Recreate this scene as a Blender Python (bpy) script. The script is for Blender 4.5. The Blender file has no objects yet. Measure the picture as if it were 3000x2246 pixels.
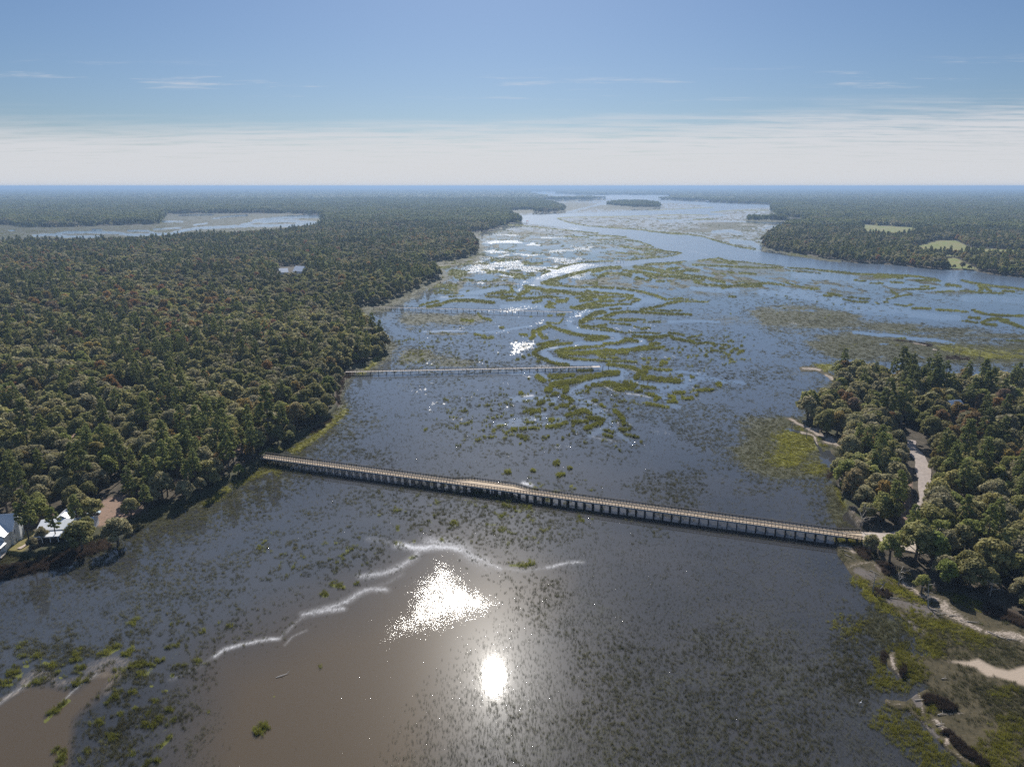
import bpy, math, random
import numpy as np
from mathutils import Vector, Matrix

# ------------------------------------------------------------------ camera, world, sun
SC = bpy.context.scene
H = 120.0                      # drone height above the water (m)
PITCH = math.radians(15.53)
F, CX, CY = 2080.0, 1500.0, 1123.0   # focal length and centre in pixels of the 3000x2246 photo
cam = bpy.data.cameras.new('camera'); camo = bpy.data.objects.new('camera', cam)
SC.collection.objects.link(camo)
camo.location = (0, 0, H); camo.rotation_euler = (math.pi/2 - PITCH, 0, 0)
cam.sensor_width = 36.0; cam.lens = F/3000*36.0; cam.clip_start = 1.0; cam.clip_end = 260000
SC.camera = camo
SUN_EL, SUN_AZ = math.radians(38.0), math.radians(-1.7)
sd = Vector((math.sin(SUN_AZ)*math.cos(SUN_EL), math.cos(SUN_AZ)*math.cos(SUN_EL), math.sin(SUN_EL)))
sun = bpy.data.lights.new('sun', 'SUN'); sun.energy = 5.0; sun.angle = math.radians(0.5); sun.color = (1.0, .95, .87)
suno = bpy.data.objects.new('sun', sun); SC.collection.objects.link(suno)
suno.rotation_euler = sd.to_track_quat('Z', 'Y').to_euler()
SC.view_settings.view_transform = 'Standard'; SC.view_settings.look = 'None'
SC.view_settings.exposure = 0.5; SC.view_settings.gamma = 1.0
SC.cycles.max_bounces = 6; SC.cycles.diffuse_bounces = 3; SC.cycles.glossy_bounces = 2
SC.cycles.transmission_bounces = 4; SC.cycles.volume_bounces = 0; SC.cycles.transparent_max_bounces = 4
SC.cycles.use_denoising = False
SC.cycles.use_adaptive_sampling = True; SC.cycles.adaptive_threshold = 0.008; SC.cycles.sample_clamp_indirect = 4.0

class NT:
    """tiny node-tree helper"""
    def __init__(s, tree): s.t = tree; s.n = tree.nodes; s.l = tree.links
    def node(s, typ, ins=None, **kw):
        n = s.n.new(typ)
        for k, v in kw.items(): setattr(n, k, v)
        for k, v in (ins or {}).items():
            i = n.inputs[k]
            if isinstance(v, bpy.types.NodeSocket): s.l.new(v, i)
            else: i.default_value = v
        return n
    def math(s, op, a, b=0.0, c=None, clamp=False):
        n = s.node('ShaderNodeMath', {0: a, 1: b}, operation=op, use_clamp=clamp)
        if c is not None:
            if isinstance(c, bpy.types.NodeSocket): s.l.new(c, n.inputs[2])
            else: n.inputs[2].default_value = c
        return n.outputs[0]
    def mix(s, f, a, b):
        n = s.n.new('ShaderNodeMix'); n.data_type = 'RGBA'
        for k, v in ((0, f), (6, a), (7, b)):
            if isinstance(v, bpy.types.NodeSocket): s.l.new(v, n.inputs[k])
            elif k == 0: n.inputs[k].default_value = v
            else: n.inputs[k].default_value = (*v, 1) if len(v) == 3 else v
        return n.outputs[2]
    def ramp(s, f, e0, e1):
        n = s.node('ShaderNodeMapRange', {0: f, 1: e0, 2: e1, 3: 0.0, 4: 1.0}, interpolation_type='SMOOTHSTEP')
        return n.outputs[0]
    def noise(s, vec, scale, detail=3, rough=.55, out=0):
        n = s.node('ShaderNodeTexNoise', {'Vector': vec, 'Scale': scale, 'Detail': detail, 'Roughness': rough})
        return n.outputs[out]

W = bpy.data.worlds.new('World'); SC.world = W; W.use_nodes = True
w = NT(W.node_tree); w.n.clear()
sky = w.node('ShaderNodeTexSky', sky_type='NISHITA', sun_disc=False, sun_elevation=SUN_EL,
             sun_rotation=SUN_AZ, altitude=0.0, air_density=1.0, dust_density=0.6, ozone_density=2.5)
tc = w.node('ShaderNodeTexCoord')
sp = w.node('ShaderNodeSeparateXYZ', {0: tc.outputs['Generated']})
z = w.math('MAXIMUM', sp.outputs[2], 0.004)
# clouds lie on a flat layer high above: direction / height gives the layer position
lay = w.node('ShaderNodeCombineXYZ', {0: w.math('DIVIDE', sp.outputs[0], w.math('ADD', z, .03)), 1: w.math('DIVIDE', sp.outputs[1], w.math('ADD', z, .03)), 2: 0.0})
mp = w.node('ShaderNodeMapping', {'Vector': lay.outputs[0], 'Rotation': (0, 0, .12), 'Scale': (.35, 1.0, 1.0)})
n1 = w.noise(mp.outputs[0], .55, 7, .62)
n2 = w.noise(mp.outputs[0], 2.2, 8, .68)
# a bank of thin stratus low over the horizon whose top edge is frayed
edge = w.math('ADD', z, w.math('MULTIPLY', w.math('SUBTRACT', n1, .5), -.055))
edge = w.math('ADD', edge, w.math('MULTIPLY', sp.outputs[0], -.022))
bank = w.math('SUBTRACT', 1.0, w.ramp(edge, .050, .098))
bank = w.math('MULTIPLY', bank, w.ramp(w.math('ADD', n2, w.math('MULTIPLY', w.math('SUBTRACT', .09, z), 2.0)), .30, .62))
wis = w.math('MULTIPLY', w.ramp(n2, .54, .72), w.math('SUBTRACT', 1.0, w.ramp(z, .12, .15)))
wis = w.math('MULTIPLY', wis, w.ramp(z, .095, .12))
cl = w.math('MAXIMUM', w.math('MULTIPLY', bank, .85), w.math('MULTIPLY', wis, .5))
tint = w.mix(w.ramp(z, .22, .75), (.300, .365, .460), (1.0, .98, .95))  # unseen upper sky kept brighter than the low band, as fill light
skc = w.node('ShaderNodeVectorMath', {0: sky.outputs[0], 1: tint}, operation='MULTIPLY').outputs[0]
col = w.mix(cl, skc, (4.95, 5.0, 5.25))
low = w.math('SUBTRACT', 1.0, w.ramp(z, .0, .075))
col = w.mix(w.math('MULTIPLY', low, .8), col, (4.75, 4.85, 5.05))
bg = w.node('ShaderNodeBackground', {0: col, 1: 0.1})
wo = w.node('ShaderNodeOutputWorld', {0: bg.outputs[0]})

# ------------------------------------------------------------------ helpers
rng = np.random.default_rng(7)
cp, spn = math.cos(PITCH), math.sin(PITCH)
def bulge(u, v): return 11.0*((u-1350)/1500.0)**2*np.clip((900-v)/350.0, 0, 1)   # the photo's lens bends the horizon
def G(u, v, z=0.0):
    """photo pixel -> point of the plane z"""
    v = v - float(bulge(u, v))
    x, y = (u-CX)/F, -(v-CY)/F
    d = (x, cp + y*spn, -spn + y*cp)
    t = (z-H)/d[2]
    return Vector((d[0]*t, d[1]*t, z))
def chart(X, Y, z=0.0):
    """ground point -> photo pixel (arrays)"""
    dz = z-H
    f = Y*cp - dz*spn; up = Y*spn + dz*cp
    f = np.maximum(f, 1.0)
    u = CX + F*X/f; v = CY - F*up/f
    for _ in range(3): vv = v + bulge(u, v)
    return u, vv

_perm = np.random.default_rng(3).random((512, 512))
def vnoise(X, Y, s):
    x, y = X/s, Y/s
    xi, yi = np.floor(x).astype(int), np.floor(y).astype(int)
    fx, fy = x-xi, y-yi
    fx = fx*fx*(3-2*fx); fy = fy*fy*(3-2*fy)
    p = lambda a, b: _perm[a % 512, b % 512]
    return (p(xi, yi)*(1-fx)+p(xi+1, yi)*fx)*(1-fy) + (p(xi, yi+1)*(1-fx)+p(xi+1, yi+1)*fx)*fy
def fbm(X, Y, s, o=4):
    r = 0; a = 1; t = 0
    for i in range(o):
        r = r + a*vnoise(X+17.3*i, Y-9.1*i, s/2**i); t += a; a *= .55
    return r/t
def sstep(x, a, b):
    t = np.clip((x-a)/(b-a), 0, 1); return t*t*(3-2*t)

# ------------------------------------------------------------------ the map of the place
Us = np.concatenate([np.arange(-1100, -160, 8.0), np.arange(-160, 3160, 2.5), np.arange(3160, 4101, 8.0)])
Vs = np.concatenate([np.array([547.4, 548.2, 549.0, 550.0]), np.arange(551, 720, 1.5), np.arange(720, 1400, 2.0), np.arange(1400, 2300, 3.0), np.arange(2300, 3001, 8.0)])
NU, NV = len(Us), len(Vs)
UU, VV = np.meshgrid(Us, Vs)                      # UU[row v, col u]
# true ground position of each lattice vertex
_xx, _yy = (UU-CX)/F, -((VV)-CY)/F
_t = -H/(-spn + _yy*cp)
GX = _xx*_t; GY = (cp + _yy*spn)*_t
GR = np.hypot(GX, GY)
CU, CV = UU, VV + bulge(UU, VV)                   # where the photo shows that ground point
class Crop:
    def __init__(s, x0, y0, k): s.x0, s.y0, s.k = x0, y0, k
    def p(s, pts): return [(s.x0+x/s.k, s.y0+y/s.k) for x, y in pts]
Bc = Crop(1200, 780, 3.687); Cc = Crop(1700, 780, 3.687); Dc = Crop(1500, 1000, 3.687)
Ac = Crop(1400, 540, 3.687); Ec = Crop(1900, 540, 3.687); Fc = Crop(2400, 600, 3.687)
Gc = Crop(2300, 780, 3.16); Jc = Crop(2000, 1000, 2.212); Kc = Crop(2200, 1550, 2.379)
Mc = Crop(700, 1200, 2.212); Nc = Crop(0, 1650, 2.212); Lc = Crop(0, 480, 2.212); Sc = Crop(0, 0, 1.0)
wx = (fbm(GX, GY, 14)-.5); wy = (fbm(GX+500, GY+80, 14)-.5)
def win(u0, u1, v0, v1):
    a, b = np.searchsorted(Us, [u0, u1]); c, d = np.searchsorted(Vs, [v0-14, v1+2])
    return slice(max(c-1, 0), d+1), slice(max(a-1, 0), b+1)
def stroke(M, crop, wd, pts, soft=None, amp=1.0, wob=1.0):
    """paint a line of half-thickness wd (crop pixels) into mask M"""
    P = crop.p(pts); r = wd/crop.k; so = (soft/crop.k) if soft else max(1.5, r*.5)
    if len(P) == 1: P = [P[0], (P[0][0]+.8*r, P[0][1])]
    for i in range(len(P)-1):
        (x0, y0), (x1, y1) = P[i], P[i+1]
        e = r+so+4
        S = win(min(x0, x1)-e*1.6, max(x0, x1)+e*1.6, min(y0, y1)-e, max(y0, y1)+e)
        uu, vv = CU[S], CV[S]
        if uu.size == 0: continue
        uu = uu + wx[S]*r*1.6*wob; vv = vv + wy[S]*r*1.3*wob
        dx, dy = x1-x0, y1-y0; L = dx*dx+dy*dy+1e-9
        t = np.clip(((uu-x0)*dx+(vv-y0)*dy)/L, 0, 1)
        d = np.hypot((uu-x0-t*dx)*.8, vv-y0-t*dy)
        M[S] = np.maximum(M[S], amp*np.clip((r-d)/so+.5, 0, 1))
def poly(M, crop, pts, soft=6, amp=1.0, wob=0.0):
    """paint a closed polygon with a soft edge"""
    P = crop.p(pts); e = soft+4
    xs = [p[0] for p in P]; ys = [p[1] for p in P]
    S = win(min(xs)-e, max(xs)+e, min(ys)-e, max(ys)+e)
    uu = CU[S] + wx[S]*wob; vv = CV[S] + wy[S]*wob
    inside = np.zeros(uu.shape, bool); dist = np.full(uu.shape, 1e9)
    n = len(P)
    for i in range(n):
        (x0, y0), (x1, y1) = P[i], P[(i+1) % n]
        if y0 != y1:
            c = (vv < max(y0, y1)) & (vv >= min(y0, y1)) & (uu < x0+(vv-y0)*(x1-x0)/(y1-y0))
            inside ^= c
        dx, dy = x1-x0, y1-y0; L = dx*dx+dy*dy+1e-9
        t = np.clip(((uu-x0)*dx+(vv-y0)*dy)/L, 0, 1)
        dist = np.minimum(dist, np.hypot(uu-x0-t*dx, vv-y0-t*dy))
    sd_ = np.where(inside, dist, -dist)
    M[S] = np.maximum(M[S], amp*np.clip(sd_/soft+.5, 0, 1))
def Z(): return np.zeros((NV, NU), np.float32)
def blob(M, crop, x, y, rx, ry, amp=1.0, p=1.0):
    P = crop.p([(x, y)])[0]; rx /= crop.k; ry /= crop.k
    S = win(P[0]-rx*1.8, P[0]+rx*1.8, P[1]-ry*1.8, P[1]+ry*1.8)
    d = np.hypot((CU[S]-P[0]+wx[S]*rx*.7)/rx, (CV[S]-P[1]+wy[S]*ry*.7)/ry)
    M[S] = np.maximum(M[S], amp*(1-sstep(d, .35, 1.42)))

# --- woods
FOREST = Z()
SHORE_L = [(-1200,1900),(-600,1700),(-150,1640),(0,1622),(90,1633),(226,1606),(316,1566),(407,1529),(452,1507),(561,1471),(678,1412),(741,1371),(782,1353),
 (778,1326),(845,1299),(882,1281),(927,1254),(965,1222),(990,1190),(985,1150),(1000,1110),(1036,1081),(1090,1063),(1131,1036),(1140,1018),(1108,991),(1072,959),(1059,932),(1027,914),
 (1054,900),(1127,891),(1145,878),(1190,864),(1235,842),(1280,824),(1294,815),(1276,796),(1235,787),(1225,778),(1253,769),(1316,765),(1344,760),
 (1393,751),(1402,733),(1389,702),(1371,683),(1407,679),(1452,670),(1475,656),(1520,652),(1517,640),(1500,632)]
poly(FOREST, Sc, SHORE_L+[(1484,618),(1566,614),(1572,621),(1600,622),(1655,618),(1650,608),(1600,592),(1585,585),(1755,584),(1740,581),(1600,580),
 (1540,566),(1560,560),(1700,560),(2000,560),(2300,560),(4200,575),(4200,540),(-1300,540)], soft=3, wob=5)
right_far = [(1953,586),(1990,577),(2060,566),(2300,560),(4300,590),(4300,1100),(3300,850),(3000,817),(2900,806),(2860,797),(2780,793),(2698,788),(2617,778),(2508,773),(2400,757),(2330,745),
 (2274,738),(2236,724),(2236,708),(2256,692),(2300,667),(2360,660),(2356,645),(2300,640),(2270,627),(2265,610),(2293,606),(2252,602),(2130,597),(2035,590)]
poly(FOREST, Sc, right_far, soft=3, wob=4)
poly(FOREST, Sc, [(1640,548),(2400,548),(2100,568),(1990,575),(1960,573),(1800,571),(1730,572),(1640,566)], soft=2)
poly(FOREST, Sc, [(1785,600),(1810,604),(1875,609),(1930,608),(1925,600),(1880,595),(1800,594)], soft=2)
stroke(FOREST, Sc, 1.6, [(2198,645),(2304,647)], soft=2)
R1 = [(2440,1112),(2457,1131),(2434,1163),(2371,1217),(2360,1235),(2407,1276),(2488,1312),(2462,1362),(2444,1398),(2466,1434),(2475,1479),(2515,1542),(2545,1552),(2540,1590),
 (2585,1646),(2630,1672),(2668,1680),(2704,1735),(2767,1738),(2805,1740),(2915,1785),(3000,1825),(3300,1950),(4200,2400),(4200,1300),(3500,1185),(3100,1150),(2850,1138),(2700,1135),(2560,1120)]
poly(FOREST, Sc, R1, soft=3, wob=6)
SHELL = FOREST.copy()
# open places among the woods
HOLE = Z()
M2 = [(-700,680),(-100,668),(0,664),(36,664),(68,671),(203,669),(316,664),(452,660),(470,648),(475,630),(565,628),(827,626),(950,630),(955,650),(945,668),(800,690),(540,700),(470,712),(230,720),(0,724),(-200,728),(-700,740)]
poly(HOLE, Sc, M2, soft=3)
MARSH2 = HOLE.copy()
stroke(HOLE, Ac, 2, [(540,103),(800,108),(1060,122)], soft=3); stroke(HOLE, Sc, 1.6, [(800,552),(950,552),(1080,553),(1270,559)], soft=1.5)
stroke(HOLE, Sc, 1.2, [(1585,553),(1630,553)], soft=1.5); stroke(HOLE, Sc, 1.4, [(1690,561),(1740,561)], soft=1.5); stroke(HOLE, Sc, 1.5, [(560,547.5),(760,548.5),(1000,549)], soft=1.5)
poly(HOLE, Sc, [(1728,574),(1800,572),(1960,574),(1955,585),(1900,588),(1760,582)], soft=2)
FARWATER = np.clip(HOLE-MARSH2, 0, 1)
FIELD = Z()
poly(FIELD, Sc, [(2506,663),(2690,674),(2700,688),(2650,702),(2545,699)], soft=3)
poly(FIELD, Sc, [(2675,729),(2748,711),(2800,712),(2845,734),(3000,742),(3300,752),(3300,770),(2850,760),(2700,755)], soft=3)
poly(FIELD, Sc, [(2755,762),(2800,762),(2865,795),(2775,791)], soft=3)
poly(FIELD, Sc, [(2350,712),(2440,709),(2445,722),(2360,724)], soft=2)
poly(FIELD, Sc, [(2460,645),(2500,646),(2500,652),(2465,652)], soft=2)
poly(FIELD, Sc, [(1300,614),(1430,614),(1430,618),(1310,618)], soft=2)
HOLE = np.maximum(HOLE, FIELD)
DIRT = Z()
poly(DIRT, Sc, [(262,1500),(320,1468),(360,1460),(415,1478),(420,1500),(345,1545),(290,1552)], soft=8, wob=8)
poly(DIRT, Sc, [(190,1290),(215,1268),(255,1252),(280,1258),(262,1280),(215,1306)], soft=5)
poly(DIRT, Sc, [(2628,1540),(2652,1440),(2640,1400),(2670,1380),(2670,1530),(2660,1560)], soft=8, wob=5)
poly(DIRT, Sc, [(675,1318),(720,1316),(735,1330),(700,1338)], soft=5)
for x, y in ((760,1268),(525,1385),(510,1420),(780,1290),(420,1140)): blob(DIRT, Sc, x, y, 16, 8)
ROADPTS = [(2660,1290),(2668,1312),(2700,1352),(2704,1395),(2716,1450),(2700,1505),(2692,1540),(2660,1568),(2600,1576),(2527,1576)]
ROADM = Z(); stroke(ROADM, Sc, 27, ROADPTS, soft=6, wob=0)
LAWN = Z(); poly(LAWN, Sc, [(-60,1630),(35,1610),(70,1570),(130,1560),(110,1590),(90,1612),(40,1642),(-60,1660)], soft=6)
YARD = Z(); poly(YARD, Sc, [(-160,1655),(-160,1540),(50,1525),(80,1565),(120,1590),(90,1610),(40,1640)], soft=6)
YARD2 = Z(); poly(YARD2, Sc, [(136,1500),(232,1505),(245,1570),(240,1640),(150,1650),(132,1580)], soft=6)
YARD3 = Z(); poly(YARD3, Sc, [(815,783),(895,783),(900,830),(812,830)], soft=3)
YARD4 = Z(); poly(YARD4, Sc, [(2788,1180),(2830,1180),(2834,1245),(2786,1245)], soft=3)
for m_ in (DIRT, ROADM, YARD, YARD2, YARD3, YARD4): HOLE = np.maximum(HOLE, m_)
FOREST = FOREST*(1-HOLE)
# solid ground: woods, shores and spits
LAND = np.where(MARSH2+FARWATER > .3, 0, SHELL).astype(np.float32)
SAND = Z()
for wd, pts in ((16,[(640,120),(690,140),(700,170)]),(12,[(650,275),(720,250),(830,245),(890,300)]),(16,[(1050,370),(1130,405),(1200,460),(1290,490)]),(34,[(1300,500),(1370,560),(1480,620),(1580,655)]),
 (24,[(1640,690),(1750,715),(1850,745),(1960,790)]),(18,[(985,880),(1015,950)]),(14,[(1030,1000),(1045,1040)]),(10,[(905,1190),(980,1240),(1060,1235)]),(14,[(1180,1160),(1195,1290)]),
 (22,[(1280,1330),(1340,1385)]),(18,[(1370,1470),(1380,1500)]),(9,[(1110,1280),(1240,1400),(1340,1520),(1560,1640)]),(12,[(1480,1290),(1310,1300)])):
    stroke(SAND, Kc, wd*1.2, pts, soft=wd*2.6, wob=3.4, amp=(.8 if wd < 15 else 1.0))
for wd, pts in ((16,[(710,515),(760,545),(850,590),(920,630)]),(24,[(950,650),(1050,700)]),(9,[(780,180),(900,190)]),(14,[(930,225),(1000,262)]),(6,[(940,905),(1020,935)]),(30,[(960,760),(1000,790)]),(8,[(680,575),(850,620),(900,720)])):
    stroke(SAND, Jc, wd, pts, soft=wd*1.5, wob=2.6)
for wd, pts in ((5,[(1190,715),(1300,735)]),(7,[(1370,775),(1400,780)]),(5,[(1210,815),(1290,850)])): stroke(SAND, Gc, wd, pts)
stroke(SAND, Sc, 10, [(2515,1540),(2480,1515),(2500,1500)], amp=.7)
SHOREL = Z()
poly(SHOREL, Kc, [(600,95),(720,60),(800,90),(1903,600),(2600,1000),(2600,2200),(1650,2200),(1560,1700),(1400,1570),(1300,1470),(1180,1340),(1090,1270),(1000,1270),(930,1230),(930,1190),(1080,1200),(1150,1150),
  (1250,1100),(1100,1000),(1060,1050),(960,960),(930,880),(990,850),(1150,880),(1380,880),(1200,780),(1120,690),(960,520),(800,420),(690,310),(640,230),(600,180)], soft=5, wob=10)
SHOREL = np.maximum(SHOREL, 0)
for S_ in ((Jc, 40, [(720,520),(850,600),(1000,700),(1080,720)]), (Jc, 22, [(780,175),(900,180),(990,250)]), (Gc, 26, [(1000,700),(1300,740),(1500,820),(1900,850),(2300,860)])):
    stroke(SHOREL, *S_)
LAND = np.maximum(LAND, SHOREL)
POOL = Z(); poly(POOL, Kc, [(1370,925),(1500,925),(1580,905),(1700,970),(1790,990),(1903,960),(2050,960),(2050,1130),(1903,1095),(1700,1030),(1640,1030),(1560,970)], soft=9, wob=10)
poly(POOL, Nc, [(330,735),(345,735),(345,740)], soft=1, amp=0)

# --- rippled open water: river, creeks and pools
OPEN = Z(); RIP = Z()
river = Ac.p([(420,335),(700,325),(900,318),(1100,310),(1400,300),(1700,290),(2000,282)])+Ec.p([(350,262),(700,255),(500,225),(120,195),(0,190),(0,175),(200,178),(350,186),(520,196),(700,203),(850,215),(1300,232),(1450,243),(1350,262),(1100,272),(850,285),(680,312),(850,340),(640,345),(400,330),(100,325)])\
  +Ac.p([(1850,338),(1500,345),(1000,350),(850,365),(1050,425),(1400,468),(1800,498),(2210,545)])+Ec.p([(600,572),(750,620),(900,665),(1100,715),(1250,740),(1500,775),(1850,820)])\
  +Fc.p([(400,640),(800,655),(1100,695),(1400,712),(1700,725),(1850,770),(2210,800),(3300,960),(3300,1060),(2210,905),(1900,870),(1700,845),(1520,820),(1640,865),(1700,915),(1660,930),(1540,895),(1400,850),(1330,830),(1250,795),(850,760),(300,735),(0,705)])\
  +Ec.p([(1500,900),(1400,880),(900,820),(750,792),(550,820),(400,832),(0,852)])+Ac.p([(1750,862),(1600,890),(1400,880),(1200,910),(1000,960),(850,1000),(700,1045),(660,1105),(560,1105),(600,1040),(700,980),(800,940),(760,900),(850,925),(950,890),(1100,858),(1400,838),(1600,828),(1950,790),(2200,755),
  (2000,710),(1900,680),(1750,610),(1600,570),(1300,530),(1100,505),(800,455),(540,430),(450,410)])
poly(OPEN, Sc, river, soft=2, wob=2)
RIP = np.maximum(RIP, OPEN)
creeks = [(Bc,16,[(1350,190),(1500,225),(1800,245),(2200,250)]),(Cc,17,[(0,245),(300,258),(500,275),(600,310),(680,350)]),(Cc,40,[(720,370),(800,380)]),(Cc,18,[(820,375),(930,370)]),(Cc,28,[(680,370),(600,420)]),
 (Cc,18,[(600,430),(450,440),(250,440),(100,470),(0,520)]),(Cc,10,[(200,540),(240,520),(330,480)]),(Bc,24,[(1800,500),(1740,560),(1720,620)]),(Bc,30,[(1740,650),(1850,690),(2000,710),(2200,730)]),(Cc,26,[(250,710),(400,740),(430,790)]),
 (Cc,16,[(400,800),(250,820),(120,830),(0,835)]),(Cc,12,[(570,735),(700,735),(930,735)]),(Bc,22,[(1850,830),(1700,850),(1500,890)]),(Dc,34,[(340,90),(350,130),(420,190)]),(Dc,26,[(450,200),(600,235),(850,245),(950,265)]),
 (Dc,30,[(1000,290),(1180,320),(1230,350),(1180,390)]),(Dc,24,[(1180,400),(1000,410),(850,440),(760,470),(700,500)]),(Dc,48,[(670,540),(700,600),(800,680)]),(Dc,44,[(850,700),(950,770),(1020,830),(1050,880)]),(Dc,30,[(1040,920),(900,980),(850,1010)]),
 (Dc,20,[(1100,930),(1150,1000),(1300,1100)]),(Cc,16,[(650,790),(700,820),(620,850),(400,880),(280,870)]),(Dc,22,[(1300,420),(1500,470),(1650,500)]),(Dc,50,[(1650,500),(1850,460),(1950,420)]),(Dc,26,[(1600,560),(1660,620),(1700,680),(1800,710)]),
 (Dc,26,[(1950,420),(2100,400),(2212,420)]),(Dc,14,[(1500,290),(1650,340),(1850,330),(2100,360)]),(Bc,10,[(150,705),(300,700),(500,693),(700,705),(850,720)]),(Bc,12,[(850,715),(1000,695),(1150,670),(1300,650)]),(Bc,22,[(1000,430),(1200,420),(1400,430),(1500,480)]),
 (Bc,9,[(120,430),(230,405),(330,390),(400,355)]),(Bc,14,[(300,350),(450,345),(600,335),(750,340)]),(Bc,22,[(560,290),(700,290),(850,260),(1000,230),(1130,250)]),(Bc,26,[(1320,150),(1230,180),(1180,250)]),(Dc,34,[(0,620),(250,620),(450,640)]),(Dc,30,[(0,850),(150,840),(350,800)]),
 (Dc,18,[(0,350),(300,345),(500,440)]),(Cc,14,[(950,600),(1200,590),(1500,600)]),(Cc,20,[(1200,240),(1450,260),(1700,270)]),(Cc,30,[(1950,280),(2212,310)]),(Gc,14,[(640,610),(850,638),(1000,640),(1150,665),(1400,685),(1560,715)]),(Gc,7,[(880,720),(950,720)]),
 (Gc,40,[(0,245),(200,270),(500,330)]),(Gc,46,[(600,380),(850,400),(1100,400)]),(Gc,30,[(1150,440),(1400,470),(1600,480)]),(Gc,12,[(600,150),(800,160),(1100,190),(1450,230),(1640,210)]),(Gc,26,[(100,90),(400,100),(640,120)]),(Gc,24,[(1650,300),(1900,300),(2212,320)]),
 (Gc,8,[(850,340),(1000,290),(1100,255)]),(Jc,12,[(0,230),(120,240),(250,260),(400,270)]),(Mc,16,[(1650,100),(1900,95),(2100,60)]),(Kc,22,[(600,400),(680,470),(760,560)]),(Kc,9,[(790,740),(850,770)]),
 (Ac,5,[(560,560),(800,585),(1000,580)]),(Ac,12,[(60,640),(300,620),(600,640)]),(Ac,10,[(400,690),(700,680),(900,660)]),(Ac,14,[(1250,730),(1450,700),(1600,730)]),(Ac,9,[(1050,550),(1250,570),(1300,575)]),(Ac,6,[(900,330),(1100,270),(1400,205)]),
 (Ec,7,[(0,375),(200,400),(500,380),(850,345)]),(Ec,5,[(100,350),(330,372),(250,390),(120,405)]),(Ec,5,[(150,415),(600,405),(1000,410),(1500,440)]),(Ec,16,[(700,520),(900,510),(1000,540)]),(Ec,24,[(900,620),(1100,640),(1200,690)]),
 (Ec,5,[(1060,340),(1200,325)]),(Ec,8,[(1230,500),(1300,470),(1420,462)]),(Fc,9,[(1000,940),(1150,935),(1300,915),(1500,905)])]
RC = Z()
for c_, wd, pts in creeks: stroke(RC, c_, wd, pts, wob=.7)
# left back marsh creeks
for wd, pts in ((7,[(220,475),(330,468),(420,480),(640,480)]),(8,[(360,468),(420,455),(640,450),(760,455),(860,468),(1000,462)]),(8,[(1000,462),(1100,460),(1180,440),(1250,425),(1400,415),(1600,405),(1900,400),(2050,385)]),(10,[(1650,375),(1800,355),(2000,342),(2100,340)]),
  (5,[(1560,398),(1650,380)]),(5,[(830,440),(960,440),(1000,455)]),(5,[(1050,380),(1180,380)]),(4,[(1000,430),(1170,420)]),(4,[(1380,360),(1480,345),(1600,338)]),(4,[(1260,400),(1340,390)]),(8,[(1700,378),(1900,372),(2040,384)]),(3,[(1160,340),(1380,335)]),(4,[(60,445),(90,445)]),(4,[(600,435),(660,435)])):
    stroke(RC, Lc, wd, pts)
OPEN = np.maximum(OPEN, RC); RIP = np.maximum(RIP, RC*.55)
OPEN = np.maximum(OPEN, FARWATER); RIP = np.maximum(RIP, FARWATER)
# wind-rippled patches
GLT = Z()
for c_, pts in ((Bc,[(1050,815),(1200,800),(1370,812),(1350,880),(1180,955),(1080,975),(1100,880)]),(Bc,[(1340,620),(1380,585),(1460,575),(1450,620),(1360,640),(1260,665)]),(Bc,[(900,700),(1000,690),(1100,680),(1070,700),(980,712)]),
   (Bc,[(750,490),(900,470),(1050,445),(1310,432),(1450,420),(1430,440),(1310,465),(1150,510),(900,495)]),(Bc,[(1720,560),(1790,500),(1870,480),(2050,455),(1900,510),(1820,570)]),(Bc,[(710,45),(830,40),(980,95),(860,100),(740,85)]),
   (Bc,[(640,155),(780,140),(820,180),(790,212),(740,190)]),(Bc,[(1140,270),(1180,225),(1230,225),(1200,270),(1150,285)]),(Bc,[(1170,200),(1230,150),(1340,180),(1300,200)]),(Bc,[(1280,150),(1500,60),(1800,-20),(2100,-20),(1800,60),(1600,110),(1340,155)]),
   (Sc,[(1283,1640),(1310,1645),(1345,1682),(1382,1712),(1414,1738),(1462,1766),(1423,1783),(1355,1806),(1290,1840),(1200,1868),(1130,1892),(1105,1885),(1118,1830),(1175,1790),(1205,1720),(1235,1680)])):
    poly(GLT, c_, pts, soft=(85 if c_ is Sc else 20), wob=(40 if c_ is Sc else 16))
_reg = Z(); poly(_reg, Sc, [(1430,660),(1700,655),(1800,700),(1760,800),(1640,900),(1500,980),(1330,930),(1300,820),(1370,750)], soft=70)
GLT = np.maximum(GLT, sstep(fbm(GX, GY*.6, 46, 4), .50, .60)*_reg*.85*(1-sstep(CV, 820, 940)*.8))
_reg2 = Z(); poly(_reg2, Sc, [(1300,900),(1800,880),(2150,960),(2150,1150),(1950,1380),(1500,1440),(1150,1200),(1200,1000)], soft=120)
GLT = np.maximum(GLT, sstep(fbm(GX*.8, GY*.5, 9, 4), .62, .72)*_reg2*.62)
_g = CU < 1330
GLT = np.where((CV > 1600), GLT*(.80+.20*sstep(CU, 1180, 1400)), GLT)
SCAT = Z()
poly(SCAT, Sc, [(1440,1700),(1700,1650),(1950,1800),(1900,2246),(1700,2600),(1200,2600),(1250,2050),(1400,1850)], soft=160)
poly(SCAT, Nc, [(1880,780),(2212,780),(2400,900),(2212,1230),(1900,1200)], soft=60, amp=.6)
poly(SCAT, Sc, [(1000,1620),(1150,1420),(1450,1480),(1900,1560),(1900,1640),(1450,1640),(1250,1600)], soft=120, amp=.8)

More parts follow.
